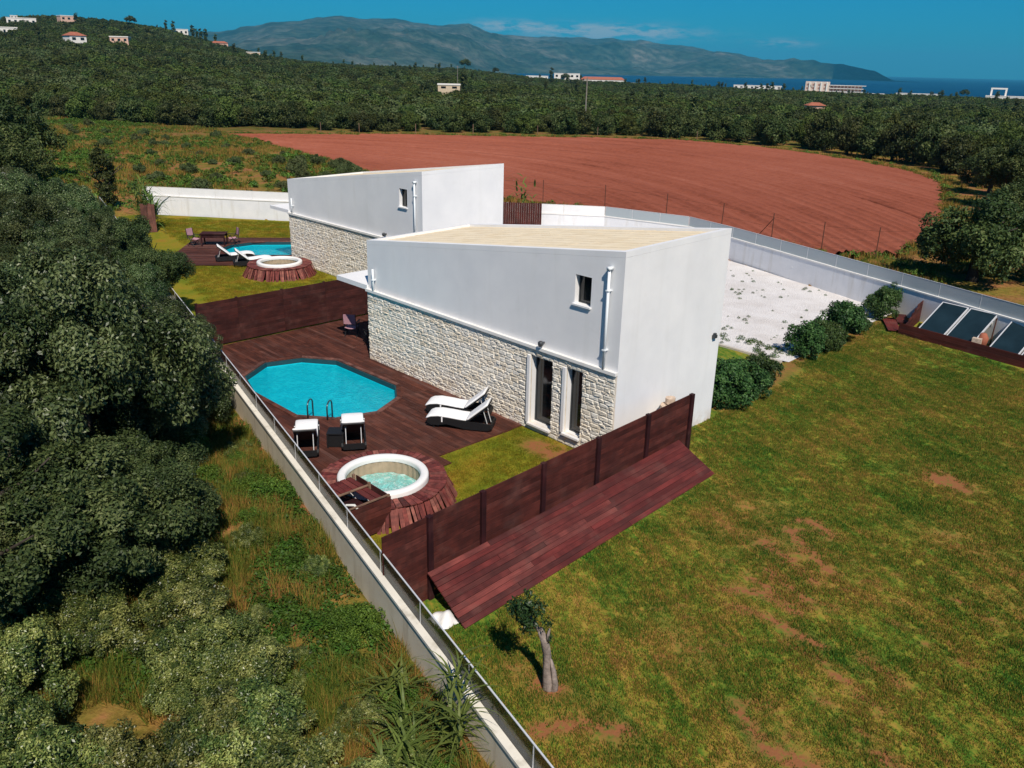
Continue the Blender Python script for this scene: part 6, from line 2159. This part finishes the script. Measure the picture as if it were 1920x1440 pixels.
# cypresses and dark trees on the ridges
CYP = crown_mesh('cypress_crown', M['leaf_dark'], 26, 14, (1.3, 1.3, 6.5), .9, .9, 501, .9, 'ball', aspect=.7)
for k, (x, y) in enumerate(((-753, 304), (-750, 309), (-742, 322), (-741, 325), (-740, 328), (-739, 332), (-733, 338))):
    tree('cypress', x, y, lh(x, y) + 2, CYP, None, 0, k, .95 + .1 * (k % 3), 'slim cypress in the row on the hill shoulder', 'tree', 'cypresses on the hill shoulder')
for k, (x, y, s, lab) in enumerate(((-745, 635, 2.4, 'round dark tree standing out on the grove skyline'), (-700, 640, 1.5, 'smaller dark tree near the skyline grove'), (-694, 746, 2.0, 'dark tree in front of the tall white coastal villa'), (-690, 766, 1.8, 'dark tree right of the tall white coastal villa'), (-520, 1003, 2.6, 'dark trees left of the big hotel'), (-352, 1040, 2.0, 'dark tree on the ridge between the coast buildings'), (-720, 262, 1.6, 'single dark tree on the left hill crest'))):
    tree('ridge_tree', x, y, lh(x, y) + 2, GROVED[k % 2], None, 3, k, s, lab, 'tree')
tree('conifer', -712, 741, lh(-712, 741) + 2, CYP, None, 0, 0, 1.6, 'tall dark conifer left of the white coastal villa', 'tree')
# utility poles
for k, (x, y, h, lab) in enumerate(((-86.4, 96.0, 9.0, 'pale utility pole rising from the tree belt'), (-247.4, 203.3, 11, 'dark utility pole beside the tan shed'))):
    z = lh(x, y)
    t = thing('utility_pole', (x, y, z), lab, 'pole', 'utility poles')
    b = MB(); b.tube([(x, y, z - .3), (x, y, z + h)], [.15, .10], 8); put('pole', b.mesh('pole_shaft', M['polewood']), t)
    b = MB(); b.box((x, y, z + h - .5), (1.6, .1, .1), .7); put('crossarm', b.mesh('pole_arm', M['polewood']), t)
# white corner of a roof at the left edge
far_house(-53.6, -2.6, 3.4, 3.0, 2.3, R(25), 'house_white', 'flat', 'small white flat roofed shed at the left edge under the dark tree', 1, 2, 'shed', 0., 'sheds')

# wire fence along the near side of the field
wf = thing('wire_fence', (-22, 36, 0), 'thin rusty wire fence between back wall and red field', 'fence')
wp = [(-39, 30.3), (-34.4, 32.4), (-29.5, 34.4), (-23.7, 34.6), (-18.5, 34.0), (-14.0, 33.0), (-10.3, 32.6), (-7.3, 33.6), (-5.6, 36.2)]
for k, (x, y) in enumerate(wp):
    b = MB(); b.tube([(x, y, -.2), (x + random.uniform(-.05, .05), y, 2.0)], .028, 6); put('post', b.mesh('wire_post', M['rust']), wf)
b = MB(); b.tube([(-14.0, 33.0, 1.7), (-15.6, 33.5, -.1)], .025, 6); put('brace', b.mesh('wire_brace', M['rust']), wf)
for z in (.5, 1.1, 1.75):
    b = MB(); b.tube([(x, y, z) for x, y in wp], .006, 4); put('wire', b.mesh('fence_wire', M['rust']), wf)
wf2 = thing('wire_fence', (-90, 72, 0), 'row of pale stakes along the far edge of the red field', 'fence')
for k, (x, y) in enumerate(((-108.2, 57.0), (-104.0, 61.5), (-99, 69), (-94, 77), (-87, 85), (-80, 92), (-66, 100))):
    b = MB(); b.tube([(x, y, -.2), (x, y, 1.5)], .05, 6); put('post', b.mesh('stake', M['paletim']), wf2)

# ------------------------------------------------------------------ air
hm = bpy.data.materials.new('air')
hm.use_nodes = True
hn = hm.node_tree; hn.nodes.clear()
ho = hn.nodes.new('ShaderNodeOutputMaterial')
pv = hn.nodes.new('ShaderNodeVolumePrincipled')
pv.inputs['Color'].default_value = (0.10, 0.58, 0.90, 1)
pv.inputs['Density'].default_value = 0.000062
pv.inputs['Anisotropy'].default_value = 0.0
hn.links.new(pv.outputs[0], ho.inputs['Volume'])
b = MB(); b.mm((-26000, -26000, -75), (26000, 26000, 560))
tag(put('haze', b.mesh('haze', hm)), 'thin sea haze over the bay', None, None, 'stuff')
